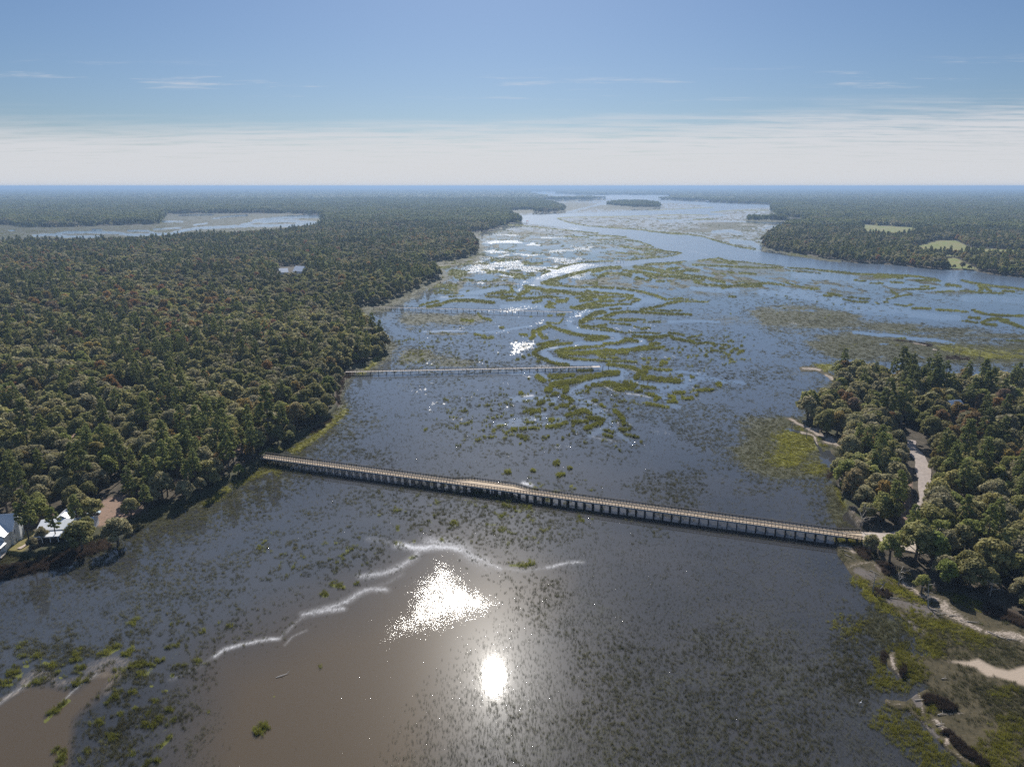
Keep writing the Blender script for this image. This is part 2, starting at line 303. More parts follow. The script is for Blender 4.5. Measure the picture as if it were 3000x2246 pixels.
# --- colours of the shallows and the muddy water
BROWN = Z()
poly(BROWN, Sc, [(540,2700),(560,2246),(600,2030),(640,1930),(760,1880),(900,1800),(1080,1740),(1200,1660),(1280,1600),(1500,1660),(1600,1720),(1500,1800),(1390,1900),(1330,2050),(1300,2246),(1300,2700)], soft=240, wob=60)
poly(BROWN, Nc, [(-600,1500),(-400,1000),(0,900),(180,790),(330,790),(480,830),(700,670),(780,720),(650,850),(480,1010),(450,1320),(100,1700)], soft=30, wob=20)
poly(BROWN, Fc, [(0,600),(400,650),(1100,700),(2210,810),(3300,960),(3300,1060),(2210,880),(1500,800),(900,730),(300,680)], soft=14, amp=.15)
CLEAR = Z()      # nothing grows here
poly(CLEAR, Sc, [(620,2400),(610,2030),(660,1920),(780,1880),(900,1800),(1080,1740),(1200,1660),(1260,1600),(1330,1605),(1480,1660),(1560,1700),(1480,1800),(1380,1900),(1260,2060),(1130,2246),(1100,2500)], soft=130, wob=60)
poly(CLEAR, Nc, [(-600,1500),(-400,1000),(0,900),(180,790),(330,790),(480,830),(700,670),(780,720),(650,850),(480,1010),(420,1320),(100,1700)], soft=20, wob=12)
for c_, wd, pts in ((Nc,10,[(2212,110),(1900,135),(1400,150)]),(Mc,12,[(0,1140),(400,1110),(700,1070)]),(Mc,40,[(1250,930),(1600,1040),(2000,1060)])): stroke(CLEAR, c_, wd, pts, amp=.9)
SCUM_GLARE = Z()  # surface scum streaks, their glare painted as white water colour
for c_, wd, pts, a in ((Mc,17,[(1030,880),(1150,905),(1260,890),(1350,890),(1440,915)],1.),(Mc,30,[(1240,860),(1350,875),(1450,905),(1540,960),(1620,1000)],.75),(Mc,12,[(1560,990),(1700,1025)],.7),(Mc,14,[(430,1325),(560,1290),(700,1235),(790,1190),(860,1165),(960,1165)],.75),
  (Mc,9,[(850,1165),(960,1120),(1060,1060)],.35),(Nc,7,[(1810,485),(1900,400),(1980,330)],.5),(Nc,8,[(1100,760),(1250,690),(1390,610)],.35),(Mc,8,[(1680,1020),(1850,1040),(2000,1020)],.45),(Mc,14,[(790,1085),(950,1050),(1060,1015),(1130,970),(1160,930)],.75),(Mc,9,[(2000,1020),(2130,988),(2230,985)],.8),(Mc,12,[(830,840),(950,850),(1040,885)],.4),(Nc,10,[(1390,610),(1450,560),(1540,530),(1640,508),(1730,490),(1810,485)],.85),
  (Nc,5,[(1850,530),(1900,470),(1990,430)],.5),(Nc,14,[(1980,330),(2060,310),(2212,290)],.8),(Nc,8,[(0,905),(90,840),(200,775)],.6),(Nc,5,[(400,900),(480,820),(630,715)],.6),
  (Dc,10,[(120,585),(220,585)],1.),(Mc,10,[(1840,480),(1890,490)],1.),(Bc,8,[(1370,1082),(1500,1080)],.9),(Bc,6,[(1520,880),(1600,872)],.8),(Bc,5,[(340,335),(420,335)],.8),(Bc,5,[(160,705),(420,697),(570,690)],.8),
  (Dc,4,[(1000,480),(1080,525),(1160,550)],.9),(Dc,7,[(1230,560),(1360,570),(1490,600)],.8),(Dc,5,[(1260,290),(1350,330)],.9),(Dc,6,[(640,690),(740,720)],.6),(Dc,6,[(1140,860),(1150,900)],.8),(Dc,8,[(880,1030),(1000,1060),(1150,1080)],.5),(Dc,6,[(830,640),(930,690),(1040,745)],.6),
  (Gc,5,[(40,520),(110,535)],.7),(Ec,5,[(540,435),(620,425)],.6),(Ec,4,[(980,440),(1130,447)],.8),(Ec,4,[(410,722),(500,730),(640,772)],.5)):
    stroke(SCUM_GLARE, c_, wd*1.1, pts, soft=wd*3.2, amp=a, wob=2.2)
TANF = Z()
for c_, wd, pts, a in ((Nc,26,[(160,790),(260,720),(350,740)],.7),(Nc,40,[(620,690),(720,630),(800,650)],.6),(Nc,18,[(380,780),(560,740),(780,700),(720,770),(690,830)],.5),(Nc,10,[(0,890),(120,830)],.7)):
    stroke(TANF, c_, wd, pts, soft=wd*1.3, amp=a, wob=1.5)

# --- marsh grass
TALL = Z()     # tall green cordgrass on the creek banks
levees = [
(Bc,20,[(1250,215),(1290,240),(1260,275),(1190,298)]),(Bc,15,[(1290,225),(1400,240),(1500,262),(1650,270),(1750,290),(1900,300),(2030,320)]),(Bc,13,[(990,315),(1100,325),(1200,340),(1300,345),(1400,340),(1500,325)]),(Bc,9,[(820,330),(900,330),(1000,340)]),
(Bc,12,[(850,300),(950,285),(1050,280),(1110,270),(1100,230),(1090,205)]),(Bc,9,[(110,425),(200,395),(310,378)]),(Bc,16,[(200,435),(330,412),(420,378),(520,365),(650,365),(780,380),(900,390)]),(Bc,13,[(1430,180),(1500,160),(1650,120),(1800,80),(1950,40),(2100,10)]),
(Bc,10,[(1430,185),(1550,200),(1700,215),(1850,225),(2000,220),(2200,235)]),(Bc,10,[(1920,265),(2000,275),(2100,285),(2210,295)]),(Bc,12,[(1760,450),(1900,410),(2050,380),(2200,370)]),(Bc,12,[(1740,445),(1850,460),(2000,440),(2200,415)]),(Bc,18,[(1600,370),(1680,375),(1700,350)]),
(Bc,13,[(1500,385),(1560,400),(1480,420)]),(Bc,11,[(1480,440),(1560,440)]),(Bc,12,[(1530,330),(1600,340)]),(Bc,12,[(1330,390),(1420,370)]),(Bc,9,[(1000,350),(1040,345)]),(Bc,11,[(1050,365),(1200,360)]),(Bc,13,[(1800,340),(1900,330),(2030,330)]),(Bc,11,[(1840,370),(1950,350)]),(Bc,13,[(2060,350),(2200,330)]),
(Bc,16,[(1510,640),(1580,670),(1650,700),(1800,730),(1950,755),(2140,765)]),(Bc,14,[(1900,790),(2050,790),(2150,770)]),(Bc,20,[(1350,700),(1420,680),(1480,650)]),(Bc,18,[(1330,720),(1350,750),(1310,780)]),(Bc,18,[(1400,720),(1440,770),(1480,770)]),(Bc,11,[(1400,845),(1480,825),(1600,800)]),(Bc,11,[(1200,730),(1270,745)]),
(Bc,12,[(1340,960),(1350,920),(1420,885),(1500,860),(1600,845),(1750,828)]),(Bc,14,[(1340,950),(1400,990),(1480,1020),(1560,1045),(1680,1065)]),(Bc,12,[(1570,920),(1650,895),(1800,885),(1950,870),(2100,860)]),(Bc,18,[(1620,930),(1800,935),(1950,925),(2050,940),(2100,975)]),(Bc,9,[(1640,975),(1760,995),(1900,1010),(2100,1020)]),
(Bc,22,[(1860,600),(1920,560),(2000,510),(2090,492)]),(Bc,8,[(1850,600),(2000,560),(2200,575)]),(Bc,9,[(1840,640),(1950,650),(2100,660),(2210,690)]),(Bc,16,[(2110,540),(2200,510)]),(Bc,12,[(1010,70),(1100,85),(1180,90),(1130,120)]),(Bc,9,[(1210,120),(1240,100),(1350,95)]),(Bc,7,[(920,60),(1000,60)]),(Bc,7,[(1250,70),(1330,75)]),(Bc,7,[(1100,50),(1200,45)]),
(Bc,10,[(740,510),(780,560),(880,580)]),(Bc,9,[(980,660),(1010,660)]),(Bc,14,[(560,580),(680,590)]),(Bc,13,[(800,770),(900,770)]),(Bc,7,[(820,755),(700,735)]),(Bc,11,[(1220,975)]),(Bc,11,[(1280,955)]),(Bc,10,[(1150,1005)]),(Bc,10,[(1380,1030)]),(Bc,7,[(1480,610),(1620,610),(1660,570)]),(Bc,10,[(1500,530),(1540,530)]),(Bc,11,[(1600,520),(1670,520)]),(Bc,9,[(1310,545)]),
(Bc,5,[(480,100),(500,130)]),(Bc,6,[(620,265),(640,265)]),(Bc,7,[(430,325),(580,320)]),(Bc,7,[(1050,150),(1020,150)]),(Bc,7,[(965,152)]),
(Cc,15,[(590,8),(750,30),(900,60),(1050,80),(1200,105),(1350,125),(1480,160),(1560,180)]),(Cc,18,[(1050,60),(1150,40),(1270,50)]),(Cc,9,[(990,25),(1080,15)]),(Cc,13,[(470,45),(600,60),(750,85),(900,105),(1050,120),(1200,130)]),(Cc,16,[(130,50),(220,30),(330,20),(420,15)]),(Cc,13,[(200,120),(280,85),(380,75),(500,90),(540,110)]),
(Cc,8,[(580,140),(690,135)]),(Cc,8,[(700,155),(760,145)]),(Cc,11,[(830,160),(900,160)]),(Cc,13,[(720,100),(820,130)]),(Cc,6,[(940,160),(980,170)]),(Cc,14,[(1230,140),(1250,175),(1320,190),(1420,205),(1560,215)]),(Cc,9,[(1240,150),(1330,150)]),(Cc,11,[(1540,232),(1650,215),(1750,195),(1900,190),(2050,185),(2200,205)]),(Cc,12,[(1700,210),(1850,215),(1960,215)]),(Cc,5,[(1640,180),(1760,165),(1850,160)]),
(Cc,9,[(0,225),(100,220),(200,225),(340,235)]),(Cc,11,[(400,235),(520,250),(650,270),(780,305),(860,335),(930,360)]),(Cc,7,[(950,358),(1060,345),(1170,355)]),(Cc,6,[(1200,358),(1250,360)]),(Cc,10,[(80,268),(200,280),(350,295),(560,315)]),(Cc,13,[(0,290),(190,320)]),(Cc,13,[(200,340),(280,315)]),(Cc,7,[(300,330),(450,330),(560,335)]),(Cc,9,[(420,375),(560,345)]),(Cc,10,[(0,380),(130,360)]),
(Cc,10,[(0,430),(180,415),(350,415),(540,405)]),(Cc,10,[(560,385),(640,360),(590,350)]),(Cc,8,[(0,465),(60,450),(130,430)]),(Cc,13,[(660,465),(780,450),(880,425),(960,395),(1080,375)]),(Cc,6,[(1100,375),(1250,382),(1380,385)]),(Cc,7,[(700,470),(850,470),(950,478),(1090,475)]),(Cc,10,[(330,460),(440,455)]),(Cc,5,[(505,450)]),
(Cc,20,[(0,600),(60,570),(130,530),(220,495),(260,495)]),(Cc,14,[(280,540),(340,510),(450,495),(550,490),(650,495),(780,500),(900,510),(1050,515),(1190,520)]),(Cc,7,[(180,560),(300,575),(450,580),(600,592)]),(Cc,5,[(430,565),(560,570),(700,577)]),(Cc,5,[(680,605),(870,597)]),(Cc,7,[(320,610),(450,620),(540,630)]),(Cc,7,[(580,650),(640,660)]),(Cc,8,[(0,650),(120,650),(280,630)]),(Cc,9,[(660,675),(750,665)]),
(Cc,5,[(0,660),(240,690),(400,705),(500,718)]),(Cc,7,[(520,712),(700,715),(850,725)]),(Cc,8,[(950,715),(1050,725),(1120,748)]),(Cc,6,[(1150,775),(1250,755),(1310,740)]),(Cc,5,[(1240,790),(1290,798)]),(Cc,14,[(260,835),(400,830),(500,800),(620,810)]),(Cc,12,[(490,780),(560,790)]),(Cc,16,[(580,750),(700,760),(800,765),(930,750)]),(Cc,12,[(740,790),(780,790)]),
(Cc,13,[(960,745),(1020,780),(1100,795),(1180,805),(1240,825)]),(Cc,11,[(1270,830),(1350,828),(1440,835),(1460,855)]),(Cc,10,[(0,880),(120,870),(260,860)]),(Cc,20,[(780,840),(840,830)]),(Cc,15,[(820,885),(900,870)]),(Cc,21,[(600,890),(700,880),(780,875)]),(Cc,12,[(430,905),(570,900)]),(Cc,8,[(1610,325),(1670,325)]),
(Cc,13,[(680,1005)]),(Cc,10,[(740,995)]),(Cc,10,[(810,1000)]),(Cc,12,[(720,1040)]),(Cc,16,[(880,1035),(930,1045)]),(Cc,15,[(870,1065)]),(Cc,10,[(950,1000)]),(Cc,9,[(1165,980)]),(Cc,9,[(1245,965)]),(Cc,8,[(1100,900)]),(Cc,7,[(1300,910)]),(Cc,9,[(1420,905),(1480,905)]),(Cc,12,[(1510,880),(1540,885)]),(Cc,10,[(1530,850),(1560,850)]),(Cc,9,[(1600,870)]),(Cc,12,[(1630,920)]),
(Cc,12,[(1660,890)]),(Cc,10,[(1740,860)]),(Cc,12,[(1720,915),(1760,915)]),(Cc,10,[(1700,945)]),(Cc,12,[(1600,955)]),(Cc,7,[(1380,925)]),(Cc,9,[(1065,875)]),(Cc,8,[(990,885)]),(Cc,8,[(930,905)]),(Cc,8,[(1600,810)]),(Cc,7,[(1350,885)]),(Cc,7,[(1075,935)]),
(Dc,14,[(470,105),(550,90),(700,75),(850,60),(990,50)]),(Dc,18,[(500,128),(650,130),(800,130),(900,110),(960,112)]),(Dc,20,[(930,140),(1000,170)]),(Dc,8,[(1010,170),(1170,185)]),(Dc,16,[(1000,95),(1100,110),(1240,130)]),(Dc,12,[(1000,135),(1100,145)]),(Dc,12,[(1180,95),(1300,95)]),(Dc,18,[(1330,95),(1430,80),(1520,70)]),(Dc,14,[(1550,75),(1640,60)]),(Dc,20,[(1500,30),(1580,20)]),
(Dc,14,[(510,155),(600,170),(690,190)]),(Dc,8,[(720,195),(820,200),(1000,212),(1200,212),(1340,225)]),(Dc,18,[(240,120),(270,90),(340,60)]),(Dc,18,[(240,130),(280,170),(370,205),(450,240),(600,258)]),(Dc,10,[(350,55),(450,30),(640,15)]),(Dc,12,[(280,30),(430,15)]),(Dc,16,[(1040,245),(1150,260),(1250,275),(1330,295),(1380,320)]),(Dc,34,[(1380,350),(1430,330)]),
(Dc,18,[(1410,280),(1490,290)]),(Dc,22,[(1340,385)]),(Dc,24,[(1430,390),(1550,400),(1650,415),(1800,430)]),(Dc,10,[(1540,300),(1600,310),(1720,310)]),(Dc,14,[(720,315),(860,312)]),(Dc,30,[(430,470),(520,450),(650,430),(780,395),(900,370),(1050,340),(1120,340)]),(Dc,24,[(480,480),(580,480),(580,520)]),(Dc,16,[(560,545)]),(Dc,18,[(400,375),(480,370),(560,370),(670,365)]),(Dc,14,[(440,395),(540,395)]),
(Dc,20,[(270,375),(310,400),(350,420)]),(Dc,26,[(380,520)]),(Dc,24,[(450,560)]),(Dc,20,[(550,590),(620,620),(650,640)]),(Dc,10,[(400,420)]),(Dc,15,[(800,490),(830,495)]),(Dc,17,[(870,470),(980,475)]),(Dc,15,[(800,538)]),(Dc,30,[(1020,460),(1150,480),(1300,500)]),(Dc,18,[(1230,440),(1350,470)]),(Dc,14,[(1110,520),(1200,530)]),(Dc,14,[(1390,490),(1450,495),(1530,505)]),(Dc,13,[(1340,535),(1400,535)]),
(Dc,17,[(1460,560),(1530,580),(1590,610),(1540,630)]),(Dc,16,[(1700,590),(1750,600),(1750,640),(1690,655),(1780,655)]),(Dc,15,[(1760,555),(1860,555)]),(Dc,11,[(1850,610),(1930,615)]),(Dc,11,[(1960,530),(2050,525),(2160,520)]),(Dc,9,[(1930,550)]),(Dc,11,[(1990,580)]),(Dc,20,[(1110,745),(1150,780),(1190,830),(1210,890)]),(Dc,12,[(1450,670),(1550,690),(1690,710)]),(Dc,15,[(880,635),(910,645)]),(Dc,14,[(960,685),(1000,705)]),
(Dc,10,[(1800,370),(1840,375)]),(Dc,15,[(1945,385)]),(Dc,20,[(600,800),(700,770),(780,745),(840,770)]),(Dc,21,[(840,830),(920,830),(980,840)]),(Dc,23,[(800,940),(880,900),(960,870)]),(Dc,20,[(740,860),(800,865)]),(Dc,20,[(660,870),(700,870)]),(Dc,15,[(380,920),(480,910),(590,880)]),(Dc,17,[(100,945),(150,950)]),(Dc,22,[(20,955)]),(Dc,8,[(200,940),(290,935)]),(Dc,14,[(280,685),(350,655)]),(Dc,20,[(420,680)]),
(Dc,17,[(530,690),(600,695)]),(Dc,16,[(480,720)]),(Dc,16,[(290,745),(200,770)]),(Dc,12,[(350,740)]),(Dc,10,[(620,735),(680,710)]),(Dc,14,[(410,845),(450,845)]),(Dc,18,[(90,555)]),(Dc,10,[(180,400)]),(Dc,10,[(60,190)]),(Dc,10,[(130,175)]),(Dc,12,[(270,215)]),(Dc,17,[(1170,955),(1270,950)]),(Dc,10,[(1000,960),(1050,960)]),(Dc,12,[(980,1005),(1080,1030)]),(Dc,10,[(1390,1085)]),(Dc,8,[(1230,1010),(1370,1040)]),
(Ac,7,[(870,370),(950,400),(1050,425),(1200,450),(1400,465),(1600,480),(1800,495),(2000,525),(2200,545)]),(Ac,6,[(860,365),(1000,355),(1200,355),(1500,350),(1700,345),(1850,345)]),(Ac,8,[(760,900),(850,910),(950,880),(1050,855),(1200,835),(1450,828)]),(Ac,12,[(690,1060),(800,1020),(950,990),(1050,955),(1200,925),(1300,905),(1450,890),(1540,900)]),(Ac,16,[(1240,940),(1350,920)]),(Ac,15,[(1310,1000),(1380,960),(1500,965),(1650,970)]),
(Ac,10,[(1700,1000),(1750,1020)]),(Ac,12,[(1570,930),(1700,940),(1850,960),(2000,985),(2200,1000)]),(Ac,12,[(1690,885),(1850,905),(2000,930),(2200,960)]),(Ac,8,[(1800,870),(1950,865),(2200,850)]),(Ac,12,[(2050,920),(2160,900)]),(Ac,6,[(450,440),(700,465),(900,490),(1100,510),(1300,527)]),(Ac,7,[(1190,550),(1400,555),(1600,570)]),(Ac,7,[(930,560),(1190,570)]),(Ac,5,[(1300,600),(1550,590)]),(Ac,7,[(1600,600),(1750,620),(1890,675)]),
(Ac,10,[(1540,670),(1700,695),(1850,700),(2000,720),(2200,745)]),(Ac,6,[(1600,820),(1800,800),(2000,785),(2180,755)]),(Ac,8,[(600,850),(700,850)]),(Ac,7,[(650,935),(730,940)]),(Ac,7,[(900,670),(930,660)]),(Ac,10,[(340,440),(440,440)]),(Ac,8,[(1500,740),(1900,760)]),
(Ec,9,[(550,825),(700,810),(760,800),(850,830)]),(Ec,12,[(700,830),(950,860),(900,840)]),(Ec,5,[(900,830),(1100,850),(1250,870),(1400,882)]),(Ec,10,[(480,870),(700,880),(950,895),(1200,905),(1450,905)]),(Ec,6,[(1500,903),(1700,915),(1900,935),(2100,950),(2210,965)]),(Ec,3,[(1510,938),(1700,950),(1860,967)]),(Ec,6,[(0,860),(150,850),(400,835)]),(Ec,10,[(860,950),(920,960)]),(Ec,11,[(980,960),(1150,970)]),(Ec,8,[(780,960),(830,980)]),(Ec,9,[(700,960),(740,975)]),
(Ec,7,[(0,510),(200,520),(400,540),(600,570),(750,620),(900,660),(1100,700)]),(Ec,6,[(100,340),(400,330),(650,340)]),(Ec,6,[(100,370),(350,370)]),(Ec,6,[(480,385),(700,375)]),(Ec,6,[(670,308),(900,290),(1300,290)]),(Ec,5,[(0,283),(250,275),(500,262),(700,257)]),
(Fc,10,[(0,712),(200,730),(400,750),(600,760),(850,770),(1050,780),(1250,810)]),(Fc,13,[(600,780),(900,790)]),(Fc,10,[(1050,820),(1300,825)]),(Fc,9,[(1540,822),(1700,858),(1900,885),(2210,920),(3300,1075)]),(Fc,14,[(1720,870),(1770,900),(1730,930)]),(Fc,6,[(1520,930),(1700,950),(2000,960)]),(Fc,12,[(1800,900),(1850,930)]),(Fc,12,[(1380,865),(1520,885)]),(Fc,7,[(900,915),(1100,915),(1250,905)]),(Fc,9,[(770,930),(840,970)]),
(Fc,7,[(1260,945),(1450,935)]),(Fc,8,[(1980,935),(2100,940)]),(Fc,9,[(380,820),(500,825)]),(Fc,7,[(550,850),(690,850)]),(Fc,10,[(780,840),(900,845)]),(Fc,6,[(1100,885),(1180,885)]),(Fc,6,[(730,1020),(850,990),(1000,965)]),(Fc,10,[(100,960),(240,980)]),(Fc,9,[(50,980),(140,985)]),(Fc,6,[(260,1020),(420,1050)]),(Fc,9,[(440,1048),(520,1048)]),(Fc,6,[(310,1000),(400,1000)]),(Fc,6,[(430,1015),(540,1015)]),(Fc,6,[(600,1050),(640,1070)]),(Fc,5,[(700,1050),(750,1050)]),
(Fc,6,[(820,1075),(920,1090)]),(Fc,6,[(950,1085),(990,1080)]),(Gc,6,[(0,150),(100,180),(220,205)]),(Gc,9,[(240,210),(310,212)]),(Gc,7,[(1120,365),(1170,355)]),(Gc,7,[(1180,385),(1350,390)]),(Gc,6,[(1400,400),(1700,420)]),(Gc,11,[(1820,520),(1900,490),(2000,485),(2060,500)]),(Gc,12,[(1990,500),(2100,530),(2250,580)]),(Gc,9,[(1830,530),(1950,545)]),(Gc,8,[(1730,400),(1780,420),(1850,440),(2000,455),(2200,460)]),(Gc,8,[(1700,470),(1800,480)]),(Gc,6,[(1640,500),(1780,520)]),(Gc,6,[(1050,665),(1110,665)]),(Gc,4,[(2050,685),(2250,695)]),
(Jc,9,[(60,230)]),(Jc,14,[(230,275)]),(Jc,8,[(70,318),(190,313)]),(Jc,9,[(0,365),(60,368)]),
(Nc,18,[(70,720),(150,740)]),(Nc,18,[(40,790),(90,790)]),(Nc,16,[(180,680)]),(Nc,14,[(300,660),(360,680)]),(Nc,16,[(690,590),(780,550)]),(Nc,20,[(840,600),(880,560)]),(Nc,14,[(290,1020),(360,960),(440,890)]),(Nc,26,[(380,1200),(400,1300)]),(Nc,12,[(980,795)]),(Nc,12,[(1110,735)]),(Nc,10,[(1075,825)]),(Nc,12,[(860,840)]),(Nc,18,[(640,1020)]),(Nc,13,[(770,970)]),(Nc,13,[(880,930)]),(Nc,12,[(1000,900)]),(Nc,14,[(860,1240)]),(Nc,14,[(560,1210)]),(Nc,16,[(1060,1200),(1110,1120)]),
(Nc,14,[(1270,640)]),(Nc,12,[(1040,1010)]),(Nc,10,[(960,1050)]),(Nc,10,[(2070,665)]),(Nc,22,[(1670,1090),(1700,1060)]),(Nc,12,[(2150,140)]),(Nc,14,[(2100,195)]),(Nc,12,[(400,740)]),(Nc,12,[(530,700)]),(Nc,18,[(1040,1290)]),(Nc,12,[(1100,950)]),(Nc,7,[(1765,862)]),
(Mc,18,[(540,1200)]),(Mc,15,[(620,1140),(680,1150)]),(Mc,10,[(755,1130)]),(Mc,12,[(1110,965)]),(Mc,10,[(700,905)]),(Mc,14,[(1770,1000),(1900,990)]),(Mc,10,[(1130,860)]),(Mc,10,[(1320,855)]),(Mc,13,[(1740,410)]),(Mc,16,[(2040,350)]),(Mc,14,[(2080,425)]),(Mc,11,[(2140,380)]),(Mc,8,[(1950,495)]),(Mc,9,[(2140,495)]),(Mc,9,[(1900,400)]),(Mc,9,[(1650,140)]),(Mc,8,[(1200,130)]),(Mc,9,[(2070,95),(2110,85)]),(Mc,9,[(1840,125)]),(Mc,10,[(1030,780)]),
]
for c_, wd, pts in levees: 
    near = c_ in (Nc, Mc)
    stroke(TALL, c_, wd*(.95 if near else .92), [(x, y+2) for x, y in pts], soft=(wd*1.5 if near else None), wob=(3.0 if near else 1.0), amp=(.8 if near else 1.0))
# scattered clumps
WG = GX*1.0; HGt = GY*1.0
clump = fbm(GX, GY, 3.6, 3)
zoneC = Z()
for c_, x, y, rx, ry, a in ((Sc,1500,1230,260,110,1),(Sc,1760,1270,130,80,.8),(Sc,1450,1500,330,90,1),(Sc,1650,1180,260,70,.9),(Sc,2080,1030,150,70,.9),(Sc,300,1960,330,120,1),(Sc,420,2150,180,150,1),(Sc,950,1620,260,90,.7),(Sc,1300,1030,220,90,.8),(Sc,1950,1130,200,60,.7),(Sc,2330,900,300,60,.6),(Sc,600,1830,280,60,.6)):
    blob(zoneC, c_, x, y, rx, ry, a)
TALL = np.maximum(TALL, sstep(clump + zoneC*.10, .66, .84)*zoneC*.6*(1-CLEAR))
# far marsh, finely broken into grass and glinting water
FARM = np.clip(1-sstep(CV, 835, 900), 0, 1)*(1-SHELL)*(1-OPEN)
f1 = fbm(GX*1.0, GY*.45, 26, 4)
farz = 1-sstep(CV, 700, 800)
OLIVE = np.clip(Z(), 0, 1)
OLIVE = np.maximum(OLIVE, sstep(fbm(GX*1.0, GY*.4, 11, 4), .50, .60)*FARM*.9*(1-GLT))
TALL = np.maximum(TALL, (.8-.45*farz)*sstep(f1, .53, .60)*FARM*(.9-.3*sstep(CV, 780, 880))*np.where(CU < 2300, 1, .75)*np.where((CV > 760) & (CU > 1750), .0, 1))
TALL = np.maximum(TALL, MARSH2*(1-RC)*.3*sstep(f1, .4, .6)); OLIVE = np.maximum(OLIVE, MARSH2*(1-RC)*.85)
# short dense dull grass, the higher marsh
for c_, x, y, rx, ry, a in ((Gc,330,490,480,85,.9),(Gc,950,560,420,40,.7),(Gc,1500,590,500,30,.65),(Gc,2000,640,380,30,.65),(Gc,700,700,600,90,.85),(Gc,1500,640,500,35,.6),(Sc,2300,1310,190,95,.9),(Bc,620,560,260,60,.7),(Bc,250,560,260,60,.8),(Bc,110,950,190,60,.85),(Bc,500,1040,350,60,.6),(Bc,400,730,300,20,.6),(Ec,850,450,400,42,.95),(Ec,700,500,500,22,.7),(Ac,1500,455,120,16,.9),
    (Ac,1750,755,330,35,.5),(Ac,450,290,170,30,1.),(Ac,500,530,260,16,.7),(Ec,1250,400,300,20,.9),(Ec,1400,350,140,40,.8),(Kc,900,700,200,140,.55),(Kc,700,950,180,300,.35),(Sc,1200,800,110,22,.8),(Sc,1350,755,60,10,.8),(Sc,1150,850,110,18,.6),(Ac,1500,250,500,30,.8),(Ac,1000,240,350,60,.7)):
    blob(OLIVE, c_, x, y, rx*1.05, ry*1.1, min(1, a*1.15))
stroke(OLIVE, Sc, 24, [p for p in SHORE_L[:46]], soft=50, amp=.9, wob=1)
stroke(OLIVE, Sc, 60, [(300,1610),(480,1540),(640,1470),(790,1400),(900,1330),(1000,1240)], soft=110, amp=.5)
stroke(OLIVE, Sc, 26, [(2450,1110),(2400,1180),(2350,1230),(2440,1400),(2460,1500)], soft=50, amp=.7)
poly(OLIVE, Gc, [(350,650),(700,610),(1100,660),(1700,645),(2400,700),(2400,950),(1500,930),(1000,880),(600,905),(400,870),(230,780)], soft=60, amp=.92, wob=50)
poly(OLIVE, Gc, [(-380,430),(-200,350),(100,350),(350,380),(560,455),(900,520),(1300,600),(1000,640),(500,600),(100,610),(-200,570)], soft=45, amp=.85, wob=50)
poly(OLIVE, Gc, [(1250,580),(1700,590),(2400,650),(2400,685),(1700,625),(1250,610)], soft=24, amp=.8, wob=20)
poly(OLIVE, Bc, [(-100,480),(250,500),(700,520),(820,600),(600,660),(300,640),(150,690),(0,700),(-150,600)], soft=40, amp=.8, wob=30)
poly(OLIVE, Bc, [(-100,860),(150,880),(420,900),(600,960),(500,1060),(-200,1090)], soft=50, amp=.75, wob=40)
for m_ in (OLIVE,): m_ *= (1-np.clip(RC*1.2, 0, 1))
blob(OLIVE, Sc, 2400, 1320, 130, 110, .8); blob(OLIVE, Sc, 2480, 1490, 70, 60, .7)
stroke(OLIVE, Fc, 5, [(-200,730),(0,735),(-400,700)], amp=.8)
stroke(OLIVE, Sc, 4, [(2236,728),(2330,748),(2400,760),(2460,768)], amp=1)
YELL = Z()     # sunny yellow-green fringe
stroke(YELL, Sc, 9, [(600,1475),(690,1425),(760,1388),(800,1372),(812,1385)], soft=14, amp=.6); stroke(YELL, Sc, 10, [(860,1322),(910,1290),(950,1262),(985,1225),(1010,1200)], soft=14, amp=.75)
stroke(YELL, Sc, 9, [(1060,925),(1085,965),(1090,985)], soft=12, amp=.9); stroke(YELL, Sc, 9, [(1110,1050),(1080,1075),(1060,1095)], soft=12, amp=.7); stroke(YELL, Sc, 5, [(760,1338),(790,1322),(830,1316)], soft=8, amp=.8)
blob(YELL, Jc, 760, 660, 190, 90, .95); blob(YELL, Jc, 680, 760, 130, 60, .8); blob(YELL, Jc, 870, 820, 90, 45, .6); blob(YELL, Jc, 930, 170, 80, 30, .8); stroke(YELL, Jc, 10, [(1000,960),(1060,1080)], amp=.6)
blob(YELL, Bc, 620, 585, 90, 22, .5)
poly(YELL, Gc, [(1380,725),(1600,728),(1800,770),(2050,830),(2150,860),(1900,865),(1700,840),(1450,780)], soft=12, amp=.9, wob=8)
poly(YELL, Gc, [(1700,735),(2000,760),(2250,860),(2100,850)], soft=12, amp=.7)
blob(YELL, Gc, 1100, 600, 140, 30, .4); blob(YELL, Gc, 2200, 790, 80, 12, .7); blob(YELL, Gc, 600, 750, 130, 25, .25); stroke(YELL, Gc, 8, [(1000,720),(1200,800)], amp=.4)
for wd, pts, a in ((16,[(620,85),(720,95)],.9),(30,[(720,110),(800,130)],.8),(26,[(740,370),(850,480),(960,560)],.8),(16,[(980,560),(1050,640),(1120,720)],.6),(30,[(920,390),(1060,430),(1180,480)],.9),(36,[(1120,610),(1200,680)],.6),(56,[(1240,680),(1420,680),(1560,730)],.8),(40,[(1200,800),(1270,850)],.85),
  (40,[(1020,860),(1100,960),(1150,1010)],.8),(45,[(930,1060),(1050,1060)],.7),(22,[(880,900),(920,1000)],.5),(60,[(950,1350),(1100,1500)],.45),(80,[(1150,1400),(1300,1600)],.4),(26,[(1270,1230),(1300,1260)],.6),(30,[(1350,420),(1450,470),(1600,520)],.45),(80,[(1800,1450),(1700,1600)],.5),(30,[(1700,1180),(1800,1130)],.4),(40,[(640,660),(740,700)],.3)):
    stroke(YELL, Kc, wd, pts, soft=wd*2.4, amp=a, wob=2)
